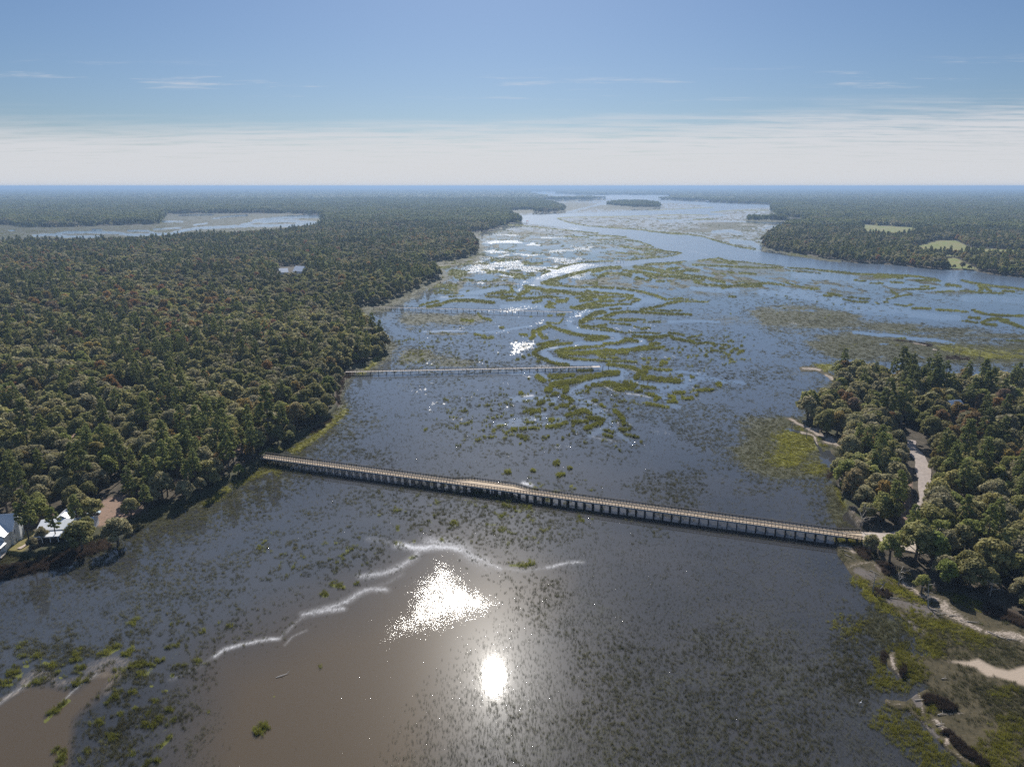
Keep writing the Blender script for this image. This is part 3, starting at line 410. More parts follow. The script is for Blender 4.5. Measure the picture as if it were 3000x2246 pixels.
for m_ in (TALL, YELL, OLIVE): m_ *= (1-SAND*.9)
BROWNG = Z()   # brown dead rushes
for c_, wd, pts, a in ((Kc,26,[(740,150),(800,200)],1.),(Kc,28,[(890,270),(960,300)],1.),(Kc,32,[(1650,560),(1850,640),(2000,690)],1.),(Kc,30,[(1240,1200),(1390,1260)],1.),(Kc,16,[(1060,960),(1060,1030)],.9),(Kc,20,[(1350,1420),(1480,1540)],.9),(Kc,22,[(870,440),(940,460)],.9),(Kc,22,[(1500,1560),(1620,1650)],.8),(Kc,12,[(930,870),(930,930)],.9),(Jc,14,[(1000,800),(950,880)],.8),(Gc,10,[(1190,715),(1350,740)],.8),(Gc,12,[(1500,850),(1700,860)],.7),(Gc,6,[(1030,690),(1180,705)],.8),
   (Sc,16,[(-100,1690),(60,1670),(200,1640),(300,1600)],.8),(Sc,8,[(985,1185),(1000,1110),(1030,1095)],.8),(Sc,6,[(1060,940),(1068,965)],.7),(Sc,8,[(920,1265),(965,1235)],.8)):
    stroke(BROWNG, c_, wd, pts, amp=a)
MUD = Z()
for wd, pts in ((22,[(740,290),(840,330)]),(22,[(820,440),(950,500),(1080,530),(1250,560)]),(26,[(1100,560),(1300,600)]),(18,[(1000,600),(1090,630),(1160,710),(1240,770)]),(18,[(1100,1100),(1180,1110)]),(16,[(960,980),(1040,1045)]),(20,[(1130,1150),(1170,1230)]),(14,[(1200,1340),(1300,1450)])):
    stroke(MUD, Kc, wd, pts)
POOLW = POOL
GRASSY = np.clip(np.maximum.reduce([TALL, OLIVE, YELL, BROWNG]), 0, 1)
SPARSE = (1-SHELL)*(1-OPEN)*(1-CLEAR)
OLIVE = np.maximum(OLIVE, .5*SHOREL*(1-SAND)*(1-MUD)*(1-POOL)*(1-SHELL)*sstep(fbm(GX, GY, 12, 3), .3, .6))
OLIVE = np.where(CV > 1400, OLIVE, OLIVE)
# water level grass cover varies in broad drifts
drift = fbm(GX, GY, 60, 4); drift2 = fbm(GX*.6+90, GY*.5, 130, 3)
COVER = np.clip(.34+.9*(drift-.5)+.5*(drift2-.5), .05, 1)*SPARSE*(1-.4*sstep(zoneC, .2, .9))
COVER = np.clip(COVER*(1.2-.2*sstep(CV, 1200, 1500)), 0, 1)
COVER *= 1-.8*np.clip(GLT*1.5, 0, 1)
PALE = (1-sstep(CV, 1000, 1500))*.9  # paler with distance: sky reflection put into the water colour
_l = Z(); poly(_l, Sc, [(-400,1900),(100,1750),(600,1500),(800,1420),(1250,1480),(1100,1600),(900,1750),(500,1900),(-200,2100)], soft=220); PALE = np.maximum(PALE, _l*.30)  # near-left water lightened to imitate its stronger reflection
_m = Z(); poly(_m, Sc, [(850,1000),(2300,950),(2400,1100),(2500,1560),(2400,2300),(1400,2300),(1500,1760),(1200,1600),(700,1850),(200,2100),(-300,1950),(600,1500)], soft=120)
OLIVE = np.maximum(OLIVE, .42*(1-.62*sstep(CV, 1420, 1600))*sstep(fbm(GX+40, GY, 34, 4), .44, .62)*_m*(1-OPEN)*(1-CLEAR)*(1-SHELL))
LIGHTW = Z()
for c_, x, y, rx, ry, a in ((Sc,2250,890,500,26,.8),(Sc,2650,925,420,40,.9),(Sc,2150,1060,150,60,.8),(Sc,1350,870,260,60,.5),(Sc,1150,960,80,16,.9),(Sc,1170,1010,60,14,.9),(Sc,1060,930,60,12,.8),(Sc,1650,1230,500,80,.4),(Sc,2100,1180,140,70,.5),(Sc,1560,740,250,45,.6),(Sc,2200,720,140,30,.6)): blob(LIGHTW, c_, x, y, rx, ry, a)
COVER *= (1-.75*LIGHTW)*(1-.8*LAND)

def mapval(M, X, Y):
    """look a mask up at ground points"""
    dz = -H; f = np.maximum(Y*cp - dz*spn, 1.0)
    u = CX + F*X/f; v = CY - F*(Y*spn + dz*cp)/f
    iu = np.clip(np.searchsorted(Us, u), 0, NU-1)
    iv = np.clip(np.searchsorted(Vs, v), 0, NV-1)
    return M[iv, iu]

# ------------------------------------------------------------------ objects: bookkeeping
COL = SC.collection
def tag(o, label=None, cat=None, group=None, kind=None):
    if label: o['label'] = label
    if cat: o['category'] = cat
    if group: o['group'] = group
    if kind: o['kind'] = kind
    return o
def link(name, data, parent=None, loc=(0, 0, 0), rz=0.0):
    o = bpy.data.objects.new(name, data); COL.objects.link(o)
    o.location = loc; o.rotation_euler = (0, 0, rz)
    if parent: o.parent = parent
    return o
def mesh(name, V, Fs, mat=None, smooth=False):
    me = bpy.data.meshes.new(name)
    V = np.asarray(V, np.float32)
    if isinstance(Fs, np.ndarray):
        n, k = Fs.shape
        me.vertices.add(len(V)); me.vertices.foreach_set('co', V.ravel())
        me.loops.add(n*k); me.loops.foreach_set('vertex_index', Fs.astype(np.int32).ravel())
        me.polygons.add(n); me.polygons.foreach_set('loop_start', np.arange(0, n*k, k, dtype=np.int32))
        me.polygons.foreach_set('loop_total', np.full(n, k, np.int32))
        if smooth: me.polygons.foreach_set('use_smooth', np.ones(n, bool))
        me.update(calc_edges=True)
    else:
        me.from_pydata([tuple(v) for v in V], [], Fs); me.update()
    if mat: me.materials.append(mat)
    return me
class MB:
    """collects boxes and tubes into one mesh"""
    def __init__(s): s.v, s.f = [], []
    def box(s, c, d, rz=0.0, top=None):
        cx, cy, cz = c; hx, hy, hz = d[0]/2, d[1]/2, d[2]/2; b = len(s.v); cr, sr = math.cos(rz), math.sin(rz)
        for zz in (-hz, hz):
            for xx, yy in ((-hx, -hy), (hx, -hy), (hx, hy), (-hx, hy)):
                k = 1 if (zz < 0 or top is None) else top
                s.v.append((cx+(xx*cr-yy*sr)*k, cy+(xx*sr+yy*cr)*k, cz+zz))
        s.f += [(b, b+3, b+2, b+1), (b+4, b+5, b+6, b+7), (b, b+1, b+5, b+4), (b+1, b+2, b+6, b+5), (b+2, b+3, b+7, b+6), (b+3, b, b+4, b+7)]
        return s
    def tube(s, pts, rad, n=6):
        pts = [Vector(p) for p in pts]; b = len(s.v)
        for i, p in enumerate(pts):
            d = (pts[min(i+1, len(pts)-1)]-pts[max(i-1, 0)]).normalized()
            q = d.to_track_quat('Z', 'Y'); r = rad[i] if hasattr(rad, '__len__') else rad
            for k in range(n):
                a = 2*math.pi*k/n; s.v.append(tuple(p+q@Vector((r*math.cos(a), r*math.sin(a), 0))))
        for i in range(len(pts)-1):
            for k in range(n):
                s.f.append((b+i*n+k, b+i*n+(k+1) % n, b+(i+1)*n+(k+1) % n, b+(i+1)*n+k))
        s.f.append(tuple(b+k for k in range(n))[::-1]); s.f.append(tuple(b+(len(pts)-1)*n+k for k in range(n)))
        return s
    def poly(s, vs, faces):
        b = len(s.v); s.v += [tuple(v) for v in vs]; s.f += [tuple(b+i for i in f) for f in faces]; return s
    def slab(s, poly4, t):
        """a sloping plate of thickness t from four corners"""
        P = [Vector(p) for p in poly4]; n = (P[1]-P[0]).cross(P[-1]-P[0]).normalized()*t; m = len(P)
        return s.poly(P+[p-n for p in P], [tuple(range(m)), tuple(range(2*m-1, m-1, -1))]+[(i, i+m, (i+1) % m+m, (i+1) % m) for i in range(m)])
    def build(s, name, mat, parent=None, loc=(0, 0, 0), rz=0.0):
        return link(name, mesh(name, s.v, s.f, mat), parent, loc, rz)

# ------------------------------------------------------------------ materials
def newmat(name):
    m = bpy.data.materials.new(name); m.use_nodes = True; t = NT(m.node_tree); t.n.clear()
    return m, t
def surf(name, c1, c2, scale=2.0, rough=.8, spec=.3, metal=0.0, stretch=(1, 1, 1), detail=4):
    m, t = newmat(name)
    g = t.node('ShaderNodeNewGeometry'); mpg = t.node('ShaderNodeMapping', {'Vector': g.outputs['Position'], 'Scale': stretch})
    n = t.noise(mpg.outputs[0], scale, detail, .65)
    c = t.mix(t.ramp(n, .3, .7), c1, c2)
    b = t.node('ShaderNodeBsdfPrincipled', {'Base Color': c, 'Roughness': rough, 'Specular IOR Level': spec, 'Metallic': metal})
    t.node('ShaderNodeOutputMaterial', {0: b.outputs[0]}); return m
def leafmat(name, cols, trans=.25, nscale=.35):
    """foliage: hue varies from plant to plant and between leaf clumps"""
    m, t = newmat(name)
    oi = t.node('ShaderNodeObjectInfo'); g = t.node('ShaderNodeNewGeometry')
    cr = t.node('ShaderNodeValToRGB', {0: oi.outputs['Random']}); cr.color_ramp.interpolation = 'LINEAR'
    e = cr.color_ramp.elements
    while len(e) < len(cols): e.new(.5)
    for i, c in enumerate(cols): e[i].position = i/(len(cols)-1); e[i].color = (*c, 1)
    n = t.noise(g.outputs['Position'], nscale, 3, .6)
    n2 = t.noise(g.outputs['Position'], nscale*9, 2, .6)
    k = t.math('ADD', t.math('MULTIPLY', t.ramp(n, .3, .7), .55), t.math('MULTIPLY', t.ramp(n2, .3, .7), .40))
    k = t.math('ADD', k, .56)
    n3 = t.ramp(t.noise(g.outputs['Position'], .011, 3, .55), .35, .65)
    k = t.math('MULTIPLY', k, t.math('ADD', .78, t.math('MULTIPLY', n3, .44)))
    c = t.node('ShaderNodeVectorMath', {0: cr.outputs[0], 1: k}, operation='MULTIPLY').outputs[0]
    d = t.node('ShaderNodeBsdfPrincipled', {'Base Color': c, 'Roughness': .65, 'Specular IOR Level': .12})
    tr = t.node('ShaderNodeBsdfTranslucent', {0: c})
    mx = t.node('ShaderNodeMixShader', {0: trans, 1: d.outputs[0], 2: tr.outputs[0]})
    t.node('ShaderNodeOutputMaterial', {0: mx.outputs[0]}); return m
M = {}
M['oak'] = leafmat('oak_leaves', [(.235,.225,.078),(.275,.252,.105),(.300,.268,.140),(.290,.260,.155),(.205,.205,.066),(.290,.258,.098)], .40)
M['pine'] = leafmat('pine_needles', [(.170,.190,.058),(.210,.225,.068),(.145,.162,.054),(.230,.238,.076)], .40)
M['autumn'] = leafmat('autumn_leaves', [(.300,.250,.070),(.340,.190,.065),(.270,.240,.080),(.300,.140,.075),(.290,.260,.100),(.250,.170,.120)], .4)
M['lime'] = leafmat('fresh_leaves', [(.220,.250,.065),(.280,.280,.085),(.250,.250,.100)], .42)
M['bark'] = surf('bark', (.07,.055,.045), (.14,.12,.10), 6)
M['deadwood'] = surf('bleached_wood', (.25,.22,.19), (.42,.38,.33), 6)
def grassmat(name, a, b, c, trans=.3):
    return leafmat(name, [a, b, c], trans, .12)
M['g_sparse'] = grassmat('flooded_grass', (.100,.104,.070), (.130,.130,.090), (.150,.142,.104), .45)
M['g_tall'] = grassmat('tall_cordgrass', (.165,.178,.030), (.205,.205,.038), (.145,.140,.038), .45)
M['g_yell'] = grassmat('yellow_marsh_grass', (.200,.200,.030), (.245,.230,.038), (.165,.155,.040), .42)
M['g_olive'] = grassmat('short_marsh_grass', (.085,.086,.038), (.115,.110,.050), (.135,.122,.062), .4)
M['g_brown'] = grassmat('dead_rushes', (.075,.055,.040), (.110,.080,.060), (.060,.045,.032))

# ground and water sheets --------------------------------------------------
def sample_attr(t, names):
    out = []
    for n in names:
        a = t.node('ShaderNodeAttribute', attribute_name=n, attribute_type='GEOMETRY')
        s_ = t.node('ShaderNodeSeparateColor', {0: a.outputs['Color']})
        out.append((s_.outputs[0], s_.outputs[1], s_.outputs[2], a.outputs['Alpha']))
    return out
def grass_layers(t, base, pos, m1, m2, far=0.0):
    """mat the wet ground with the colours of the grass standing in it; returns colour and cover"""
    cover, olive, yell, tall = m1; browng, scum_glare, tanf, scat = m2
    n_f = t.noise(pos, 2.9, 4, .7); n_m = t.noise(pos, .22, 4, .6)
    nf = t.math('ADD', t.math('MULTIPLY', n_f, .65), t.math('MULTIPLY', n_m, .35))
    ln_ = t.node('ShaderNodeMapping', {'Vector': pos, 'Scale': (.62, .20, 1)})
    n_l = t.noise(ln_.outputs[0], 1.0, 4, .75)
    nf = t.mix(t.math('MULTIPLY', far, .75), nf, t.math('ADD', t.math('MULTIPLY', t.math('SUBTRACT', n_l, .5), 1.25), .5)) if far != 0.0 else nf
    def thr(mask, soft=.12): # mask decides how much of the noise is covered
        e = t.math('SUBTRACT', .80, t.math('MULTIPLY', mask, .62))
        return t.node('ShaderNodeMapRange', {0: nf, 1: e, 2: t.math('ADD', e, soft)}, interpolation_type='SMOOTHSTEP').outputs[0]
    a = thr(cover); c = t.mix(a, base, (.052,.053,.036)); cov = t.math('MULTIPLY', a, .6)
    for mask, colr in ((olive, (.052,.053,.026)), (browng, (.060,.045,.033)), (yell, (.145,.140,.026)), (tall, (.098,.104,.020))):
        a = thr(mask); c = t.mix(a, c, colr); cov = t.math('MAXIMUM', cov, a)
    return c, cov, nf
# water
M['water'], t = newmat('marsh_water')
m1, m2, m3, m4, m5 = sample_attr(t, ('mask_a', 'mask_b', 'mask_c', 'mask_d', 'mask_e'))
g = t.node('ShaderNodeNewGeometry'); pos = g.outputs['Position']
rip, glt0, brown, openw = m3; sand, mud, poolm, fieldm = m4
scum_glare, tanf, scat = m2[1], m2[2], m2[3]
silt_sky = t.mix(t.ramp(t.noise(pos, .02, 4, .6), .35, .65), (.022,.022,.022), (.035,.033,.031))
silt_sky = t.mix(m5[0], silt_sky, (.072,.084,.102))  # pale blue mixed over the silt, standing for mirrored sky
silt_sky = t.mix(t.math('MULTIPLY', m5[0], openw), silt_sky, (.095,.132,.190))  # open channels bluer still, reflected sky painted as colour
silt_sky = t.mix(brown, silt_sky, (.066,.047,.024))
col, cov, nf = grass_layers(t, silt_sky, pos, m1, m2, m5[0])
col = t.mix(poolm, col, (.33,.27,.21)); cov = t.math('MULTIPLY', cov, t.math('SUBTRACT', 1.0, poolm))
st = t.node('ShaderNodeMapping', {'Vector': pos, 'Scale': (1.1, .35, 1), 'Rotation': (0, 0, .3)})
fn = t.math('ADD', t.math('MULTIPLY', t.noise(st.outputs[0], 1.6, 6, .75), .6), t.math('MULTIPLY', t.noise(pos, 3.5, 4, .7), .4))
ff = t.math('MULTIPLY', t.math('MULTIPLY', scum_glare, t.ramp(t.noise(pos, .16, 3, .6), .05, .5)), t.math('ADD', .16, t.math('MULTIPLY', .84,  t.ramp(t.math('ADD', fn, t.math('MULTIPLY', scum_glare, .30)), .54, .82)))); col = t.mix(ff, col, (.66,.66,.68)); cov = t.math('MAXIMUM', cov, ff)  # scum with its glare mixed in as white
tf = t.math('MULTIPLY', tanf, t.ramp(fn, .38, .66)); col = t.mix(tf, col, (.28,.23,.18)); cov = t.math('MAXIMUM', cov, t.math('MULTIPLY', tf, .8))
spk = t.math('ADD', t.mix(m5[0], t.noise(pos, 2.3, 2, .55), t.noise(t.node('ShaderNodeMapping', {'Vector': pos, 'Scale': (.9, .25, 1)}).outputs[0], .55, 2, .6)), t.math('MULTIPLY', t.noise(pos, .35, 3, .6), .35))
e2 = t.math('SUBTRACT', 1.0, t.math('MULTIPLY', glt0, .42))
glt = t.math('MULTIPLY', t.node('ShaderNodeMapRange', {0: spk, 1: e2, 2: t.math('ADD', e2, .06)}, interpolation_type='SMOOTHSTEP').outputs[0], t.ramp(glt0, 0, .2))
# wavelets: fine ripples on open water, choppy glitter where the wind touches, near calm between the grass
calm = t.math('SUBTRACT', 1.0, t.math('MAXIMUM', rip, glt))
rg = t.math('ADD', .024, t.math('ADD', t.math('MULTIPLY', rip, .17), t.math('MULTIPLY', glt, t.math('ADD', .16, t.math('MULTIPLY', m5[0], .22)))))
nb1 = t.noise(pos, 1.7, 3, .6); nb2 = t.noise(pos, 3.4, 2, .6)
st2 = t.math('ADD', t.math('MULTIPLY', glt, .06), t.math('ADD', t.math('MULTIPLY', rip, .055), .002))
bump = t.node('ShaderNodeBump', {'Strength': 1.0, 'Distance': st2, 'Height': t.math('ADD', nb1, t.math('MULTIPLY', nb2, .4))})
# stray leaning blades and wavelets that catch the sun
sp1 = t.ramp(t.noise(pos, 2.6, 2, .5), .66, .70)
bump2 = t.node('ShaderNodeBump', {'Strength': 1.0, 'Distance': t.math('MULTIPLY', t.math('ADD', .10, t.math('MULTIPLY', scat, .35)), sp1), 'Height': t.noise(pos, 3.1, 1, .5), 'Normal': bump.outputs[0]})
wat = t.node('ShaderNodeBsdfPrincipled', {'Base Color': col, 'Roughness': rg, 'IOR': 1.44, 'Specular IOR Level': .5, 'Normal': bump2.outputs[0], 'Coat Weight': .07, 'Coat Roughness': .26, 'Coat IOR': 1.33})
mat_ = t.node('ShaderNodeBsdfPrincipled', {'Base Color': col, 'Roughness': .8, 'Specular IOR Level': .15})
mx = t.node('ShaderNodeMixShader', {0: t.math('MULTIPLY', cov, .92), 1: wat.outputs[0], 2: mat_.outputs[0]})
t.node('ShaderNodeOutputMaterial', {0: mx.outputs[0]})
# dry ground
M['ground'], t = newmat('shore_ground')
m1, m2, m3, m4, m5 = sample_attr(t, ('mask_a', 'mask_b', 'mask_c', 'mask_d', 'mask_e'))
g = t.node('ShaderNodeNewGeometry'); pos = g.outputs['Position']
sand, mud, poolm, fieldm = m4; dirt, lawn, wood, farw = m5
litter = t.mix(t.ramp(t.noise(pos, .35, 6, .7), .35, .65), (.040,.034,.024), (.085,.070,.050))
marshb = t.mix(t.ramp(t.noise(pos, .5, 6, .7), .35, .65), (.048,.041,.022), (.078,.064,.036))
base = t.mix(wood, marshb, litter); base = t.mix(farw, base, (.050,.062,.036))
col, cov, nf = grass_layers(t, base, pos, m1, m2)
col = t.mix(t.math('MULTIPLY', mud, t.ramp(nf, .35, .5)), col, (.115,.100,.092))
ss = t.node('ShaderNodeMapping', {'Vector': pos, 'Scale': (.5, 1.6, 1), 'Rotation': (0, 0, -.7)})
sn = t.noise(ss.outputs[0], 1.9, 7, .8)
e_ = t.math('SUBTRACT', .80, t.math('MULTIPLY', sand, .44))
sf = t.node('ShaderNodeMapRange', {0: sn, 1: e_, 2: t.math('ADD', e_, .1)}, interpolation_type='SMOOTHSTEP').outputs[0]
col = t.mix(sf, col, t.mix(t.ramp(t.noise(pos, 3.0, 4, .7), .35, .65), (.15,.12,.10), (.46,.39,.325)))
dn = t.noise(pos, .8, 6, .7)
col = t.mix(t.math('MULTIPLY', dirt, t.ramp(dn, .3, .5)), col, (.23,.155,.115))
col = t.mix(fieldm, col, t.mix(t.ramp(t.noise(pos, .03, 5, .65), .4, .6), (.13,.16,.034), (.19,.165,.07)))
col = t.mix(lawn, col, t.mix(t.ramp(dn, .3, .7), (.14,.13,.04), (.20,.16,.07)))
col = t.mix(poolm, col, (.34,.275,.215))
bp = t.node('ShaderNodeBump', {'Strength': .6, 'Distance': .25, 'Height': sn})
b = t.node('ShaderNodeBsdfPrincipled', {'Base Color': col, 'Roughness': .9, 'Specular IOR Level': .15, 'Normal': bp.outputs[0]})
t.node('ShaderNodeOutputMaterial', {0: b.outputs[0]})

lift = np.clip(LAND, 0, 1)
sh_s = np.clip(SHELL, 0, 1)*(LAND > 0)
ZG = -0.8 + 1.15*lift + 1.1*sstep(sh_s, .3, 1) + .18*SAND*np.clip(lift*2, 0, 1) + .15*(fbm(GX, GY, 9, 3)-.5)*lift
def ground_z(X, Y): return mapval(ZG, X, Y)
VALL = None
def sheet(name, zarr, keep, mat, masks):
    co = np.stack([GX, GY, zarr], -1).reshape(-1, 3).astype(np.float32)
    idx = np.arange(NU*NV).reshape(NV, NU)
    q = np.stack([idx[1:, :-1], idx[1:, 1:], idx[:-1, 1:], idx[:-1, :-1]], -1).reshape(-1, 4)
    k = keep
    kf = (k[1:, :-1] | k[1:, 1:] | k[:-1, 1:] | k[:-1, :-1]).ravel(); q = q[kf]
    used = np.zeros(NU*NV, bool); used[q.ravel()] = True; new = np.cumsum(used)-1
    me = mesh(name, co[used], new[q], mat, smooth=True)
    for an, chans in masks.items():
        a = me.attributes.new(an, 'FLOAT_COLOR', 'POINT')
        d = np.stack([np.zeros_like(GX) if c is None else c for c in chans], -1).reshape(-1, 4)[used].astype(np.float32)
        a.data.foreach_set('color', d.ravel())
    return tag(link(name, me), kind='structure')
farw = sstep(GR, 4000, 9000)
SCUM_GLARE_ = SCUM_GLARE
masks = {'mask_a': (COVER, OLIVE, YELL, TALL), 'mask_b': (BROWNG, SCUM_GLARE, TANF, SCAT), 'mask_e': (PALE, None, None, None), 'mask_c': (RIP, GLT, BROWN, OPEN),
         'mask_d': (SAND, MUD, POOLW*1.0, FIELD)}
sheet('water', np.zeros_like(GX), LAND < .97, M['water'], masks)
masks['mask_e'] = (DIRT, LAWN, np.clip(SHELL, 0, 1), farw)
sheet('ground', ZG, LAND > .03, M['ground'], masks)
# mud bed that carries on outside the mapped country
bed = MB().poly([(-1.1e5, -3000, -1.6), (1.1e5, -3000, -1.6), (1.1e5, 1.0e5, -1.6), (-1.1e5, 1.0e5, -1.6)], [(0, 1, 2, 3)]).build('marsh_bed', surf('bed_mud', (.03,.034,.026), (.05,.05,.04), .01))
tag(bed, kind='structure')

# ------------------------------------------------------------------ road
def ribbon(name, pts, wid, zoff, mat, parent=None):
    P = [G(*p, 1.4) for p in pts]; V, Fs = [], []
    fine = []
    for i in range(len(P)-1):
        for k in range(6):
            t_ = k/6; p0 = P[max(i-1, 0)]; p1 = P[i]; p2 = P[i+1]; p3 = P[min(i+2, len(P)-1)]
            fine.append(.5*((2*p1)+(-p0+p2)*t_+(2*p0-5*p1+4*p2-p3)*t_*t_+(-p0+3*p1-3*p2+p3)*t_**3))
    fine.append(P[-1])
    for i, p in enumerate(fine):
        d = fine[min(i+1, len(fine)-1)]-fine[max(i-1, 0)]; n = Vector((-d.y, d.x, 0)).normalized()
        ww = wid*(1+.12*math.sin(i*.9))
        for s_ in (-1, -.5, 0, .5, 1): V.append((p.x+n.x*s_*ww/2, p.y+n.y*s_*ww/2, p.z+zoff+.05*(1-s_*s_)))
    for i in range(len(fine)-1):
        for k in range(4): Fs.append((i*5+k, i*5+k+1, i*5+6+k, i*5+5+k))
    return link(name, mesh(name, V, Fs, mat), parent)
road = ribbon('road', [(2662,1290),(2668,1312),(2698,1352),(2706,1395),(2716,1450),(2704,1500),(2696,1536),(2664,1564),(2600,1574),(2526,1572)], 5.6, .42, surf('packed_gravel', (.21,.175,.155), (.32,.27,.24), .7, detail=8))
tag(road, kind='structure')
path = ribbon('path', [(55,1609),(75,1598),(95,1587),(125,1578)], 1.4, .32, surf('brick_path', (.32,.25,.21), (.45,.37,.32), 3))
tag(path, kind='structure')

# ------------------------------------------------------------------ the long boardwalk bridge
M['plank'] = surf('deck_planks', (.34,.26,.175), (.50,.39,.27), 1.2, stretch=(1, 1, 1), detail=8)
M['worn'] = surf('worn_wheel_tracks', (.44,.34,.25), (.56,.45,.34), 1.5, detail=8)
M['dark'] = surf('creosoted_timber', (.030,.028,.027), (.060,.055,.052), 4)
M['grey'] = surf('grey_beam', (.10,.115,.13), (.17,.185,.20), 1.5, rough=.6)
M['weath'] = surf('weathered_timber', (.36,.31,.27), (.54,.48,.42), 2)
DZ = 2.9
A = G(768, 1335, DZ); B = G(2526, 1571, DZ)
mid = [G(1335, 1407, DZ), G(1560, 1437, DZ)]
ax = (B-A); Lb = ax.length; ang = math.atan2(ax.y, ax.x)
bridge = link('boardwalk_bridge', None, None, (A.x, A.y, 0), ang)
tag(bridge, 'long tan timber boardwalk crossing the marsh, with dark railings and a wider bay midway', 'boardwalk')
inv = Matrix.Translation((A.x, A.y, 0)) @ Matrix.Rotation(ang, 4, 'Z'); inv.invert()
lx = lambda u, v: (inv @ G(u, v, DZ)).x
xb = [lx(1332, 1402), lx(1388, 1397), lx(1508, 1418), lx(1556, 1436)]     # bay corners along the deck
WD = 3.9; bay = 2.7
def far_edge(x):
    if x < xb[0] or x > xb[3]: e = WD/2
    elif x < xb[1]: e = WD/2+bay*(x-xb[0])/(xb[1]-xb[0])
    elif x < xb[2]: e = WD/2+bay
    else: e = WD/2+bay*(xb[3]-x)/(xb[3]-xb[2])
    if x > Lb-7: e += (x-Lb+7)*.30
    return e
def near_edge(x): return -WD/2-(max(0, x-Lb+7)*.05)
# deck of separate boards with tiny gaps
dk = MB(); random.seed(4)
nb = int(Lb/.3)
for i in range(nb):
    x0, x1 = i*Lb/nb, (i+1)*Lb/nb-.025; y0, y1 = near_edge(x0), far_edge(x0+.1); zz = DZ+random.uniform(-.008, .008)
    dk.poly([(x0,y0,zz-.07),(x1,y0,zz-.07),(x1,y1,zz-.07),(x0,y1,zz-.07),(x0,y0,zz),(x1,y0,zz),(x1,y1,zz),(x0,y1,zz)], [(3,2,1,0),(4,5,6,7),(0,1,5,4),(1,2,6,5),(2,3,7,6),(3,0,4,7)])
dk.build('deck', M['plank'], bridge)
tr = MB()
for yc in (-.85, .75): tr.box((Lb*.5-2, yc, DZ+.035), (Lb-6, .62, .045))
tr.build('wheel_track', M['worn'], bridge)
def rail_side(edge, sgn):
    r = MB(); xs = np.arange(.6, Lb-.3, 1.22)
    for x in xs: r.box((x, edge(x)-sgn*.08, DZ+.45), (.16, .16, 1.25))
    for z0, hh, ww in ((DZ+1.08, .10, .26), (DZ+.78, .16, .06), (DZ+.30, .18, .10)):
        pts = sorted(set([0, Lb]+[x for x in xb if sgn > 0]+[Lb-7]+list(np.linspace(0, Lb, 14))))
        for a, b_ in zip(pts[:-1], pts[1:]):
            ya, yb = edge(a)-sgn*.08, edge(b_)-sgn*.08
            r.box(((a+b_)/2, (ya+yb)/2, z0), (math.hypot(b_-a, yb-ya)+.02, ww, hh), math.atan2(yb-ya, b_-a))
    return r
rail_side(far_edge, 1).build('railing', M['dark'], bridge)
rail_side(near_edge, -1).build('railing', M['dark'], bridge)
gd = MB()
for yy in (-WD/2+.12, -WD/4, 0, WD/4, WD/2-.12): gd.box((Lb/2, yy, DZ-.30), (Lb-.4, .16, .42))
gd.box(((xb[1]+xb[2])/2, WD/2+bay-.2, DZ-.30), (xb[2]-xb[1], .16, .42))
gd.build('girder', M['grey'], bridge)
fb = MB().box((Lb/2-3, -WD/2-.10, DZ-.30), (Lb-7, .10, .52)); fb.build('fascia_beam', surf('pale_fascia', (.20,.22,.245), (.30,.325,.35), .6), bridge)
bent = MB()
for yy in (-1.7, -.6, .6, 1.7): bent.tube([(0, yy, -1.2), (0, yy*.97, DZ-.80)], .19, 7)
bent.box((0, 0, DZ-.66), (.32, 4.5, .29)); bent.box((0, 0, .95), (.10, 4.0, .22))
bme = mesh('trestle_bent', bent.v, bent.f, M['dark'])
nbt = int(Lb/3.3)
for i in range(nbt): link('trestle_bent', bme, bridge, (1.5+i*(Lb-3)/(nbt-1), 0, 0))
bent2 = MB()
for yy in (2.9, 4.2): bent2.tube([(0, yy, -1.2), (0, yy, DZ-.80)], .19, 7)
bent2.box((0, 3.5, DZ-.66), (.32, 2.2, .28)); b2m = mesh('bay_bent', bent2.v, bent2.f, M['dark'])
for i in range(9): link('bay_bent', b2m, bridge, (xb[1]+.5+i*(xb[2]-xb[1]-1)/8, 0, 0))
ap = MB().slab([(Lb+.1, near_edge(Lb)-.3, DZ-.1), (Lb+4.5, near_edge(Lb)-.6, DZ-.5), (Lb+4.5, 3.6, DZ-.5), (Lb+.1, far_edge(Lb)+.1, DZ-.1)], .8)
# bank of packed sand that carries the road up to the deck
ap = MB(); pr = [(Lb+.05, -3.2, 3.8, DZ-.02), (Lb+5, -3.4, 4.6, DZ-.15), (Lb+12, -4, 5.5, 2.2), (Lb+20, -5, 7, 1.5)]
for x, a, b_, zz in pr: ap.v += [(x, a-2.2, .2), (x, a, zz), (x, b_, zz), (x, b_+2.2, .2)]
for i in range(3):
    for k in range(3): ap.f.append((i*4+k, i*4+4+k, i*4+5+k, i*4+1+k))
ap.f.append((0, 1, 2, 3))
app = ap.build('road_embankment', surf('sand_bank', (.30,.25,.205), (.48,.41,.35), .9, detail=8), None, (A.x, A.y, 0), ang); tag(app, kind='structure')

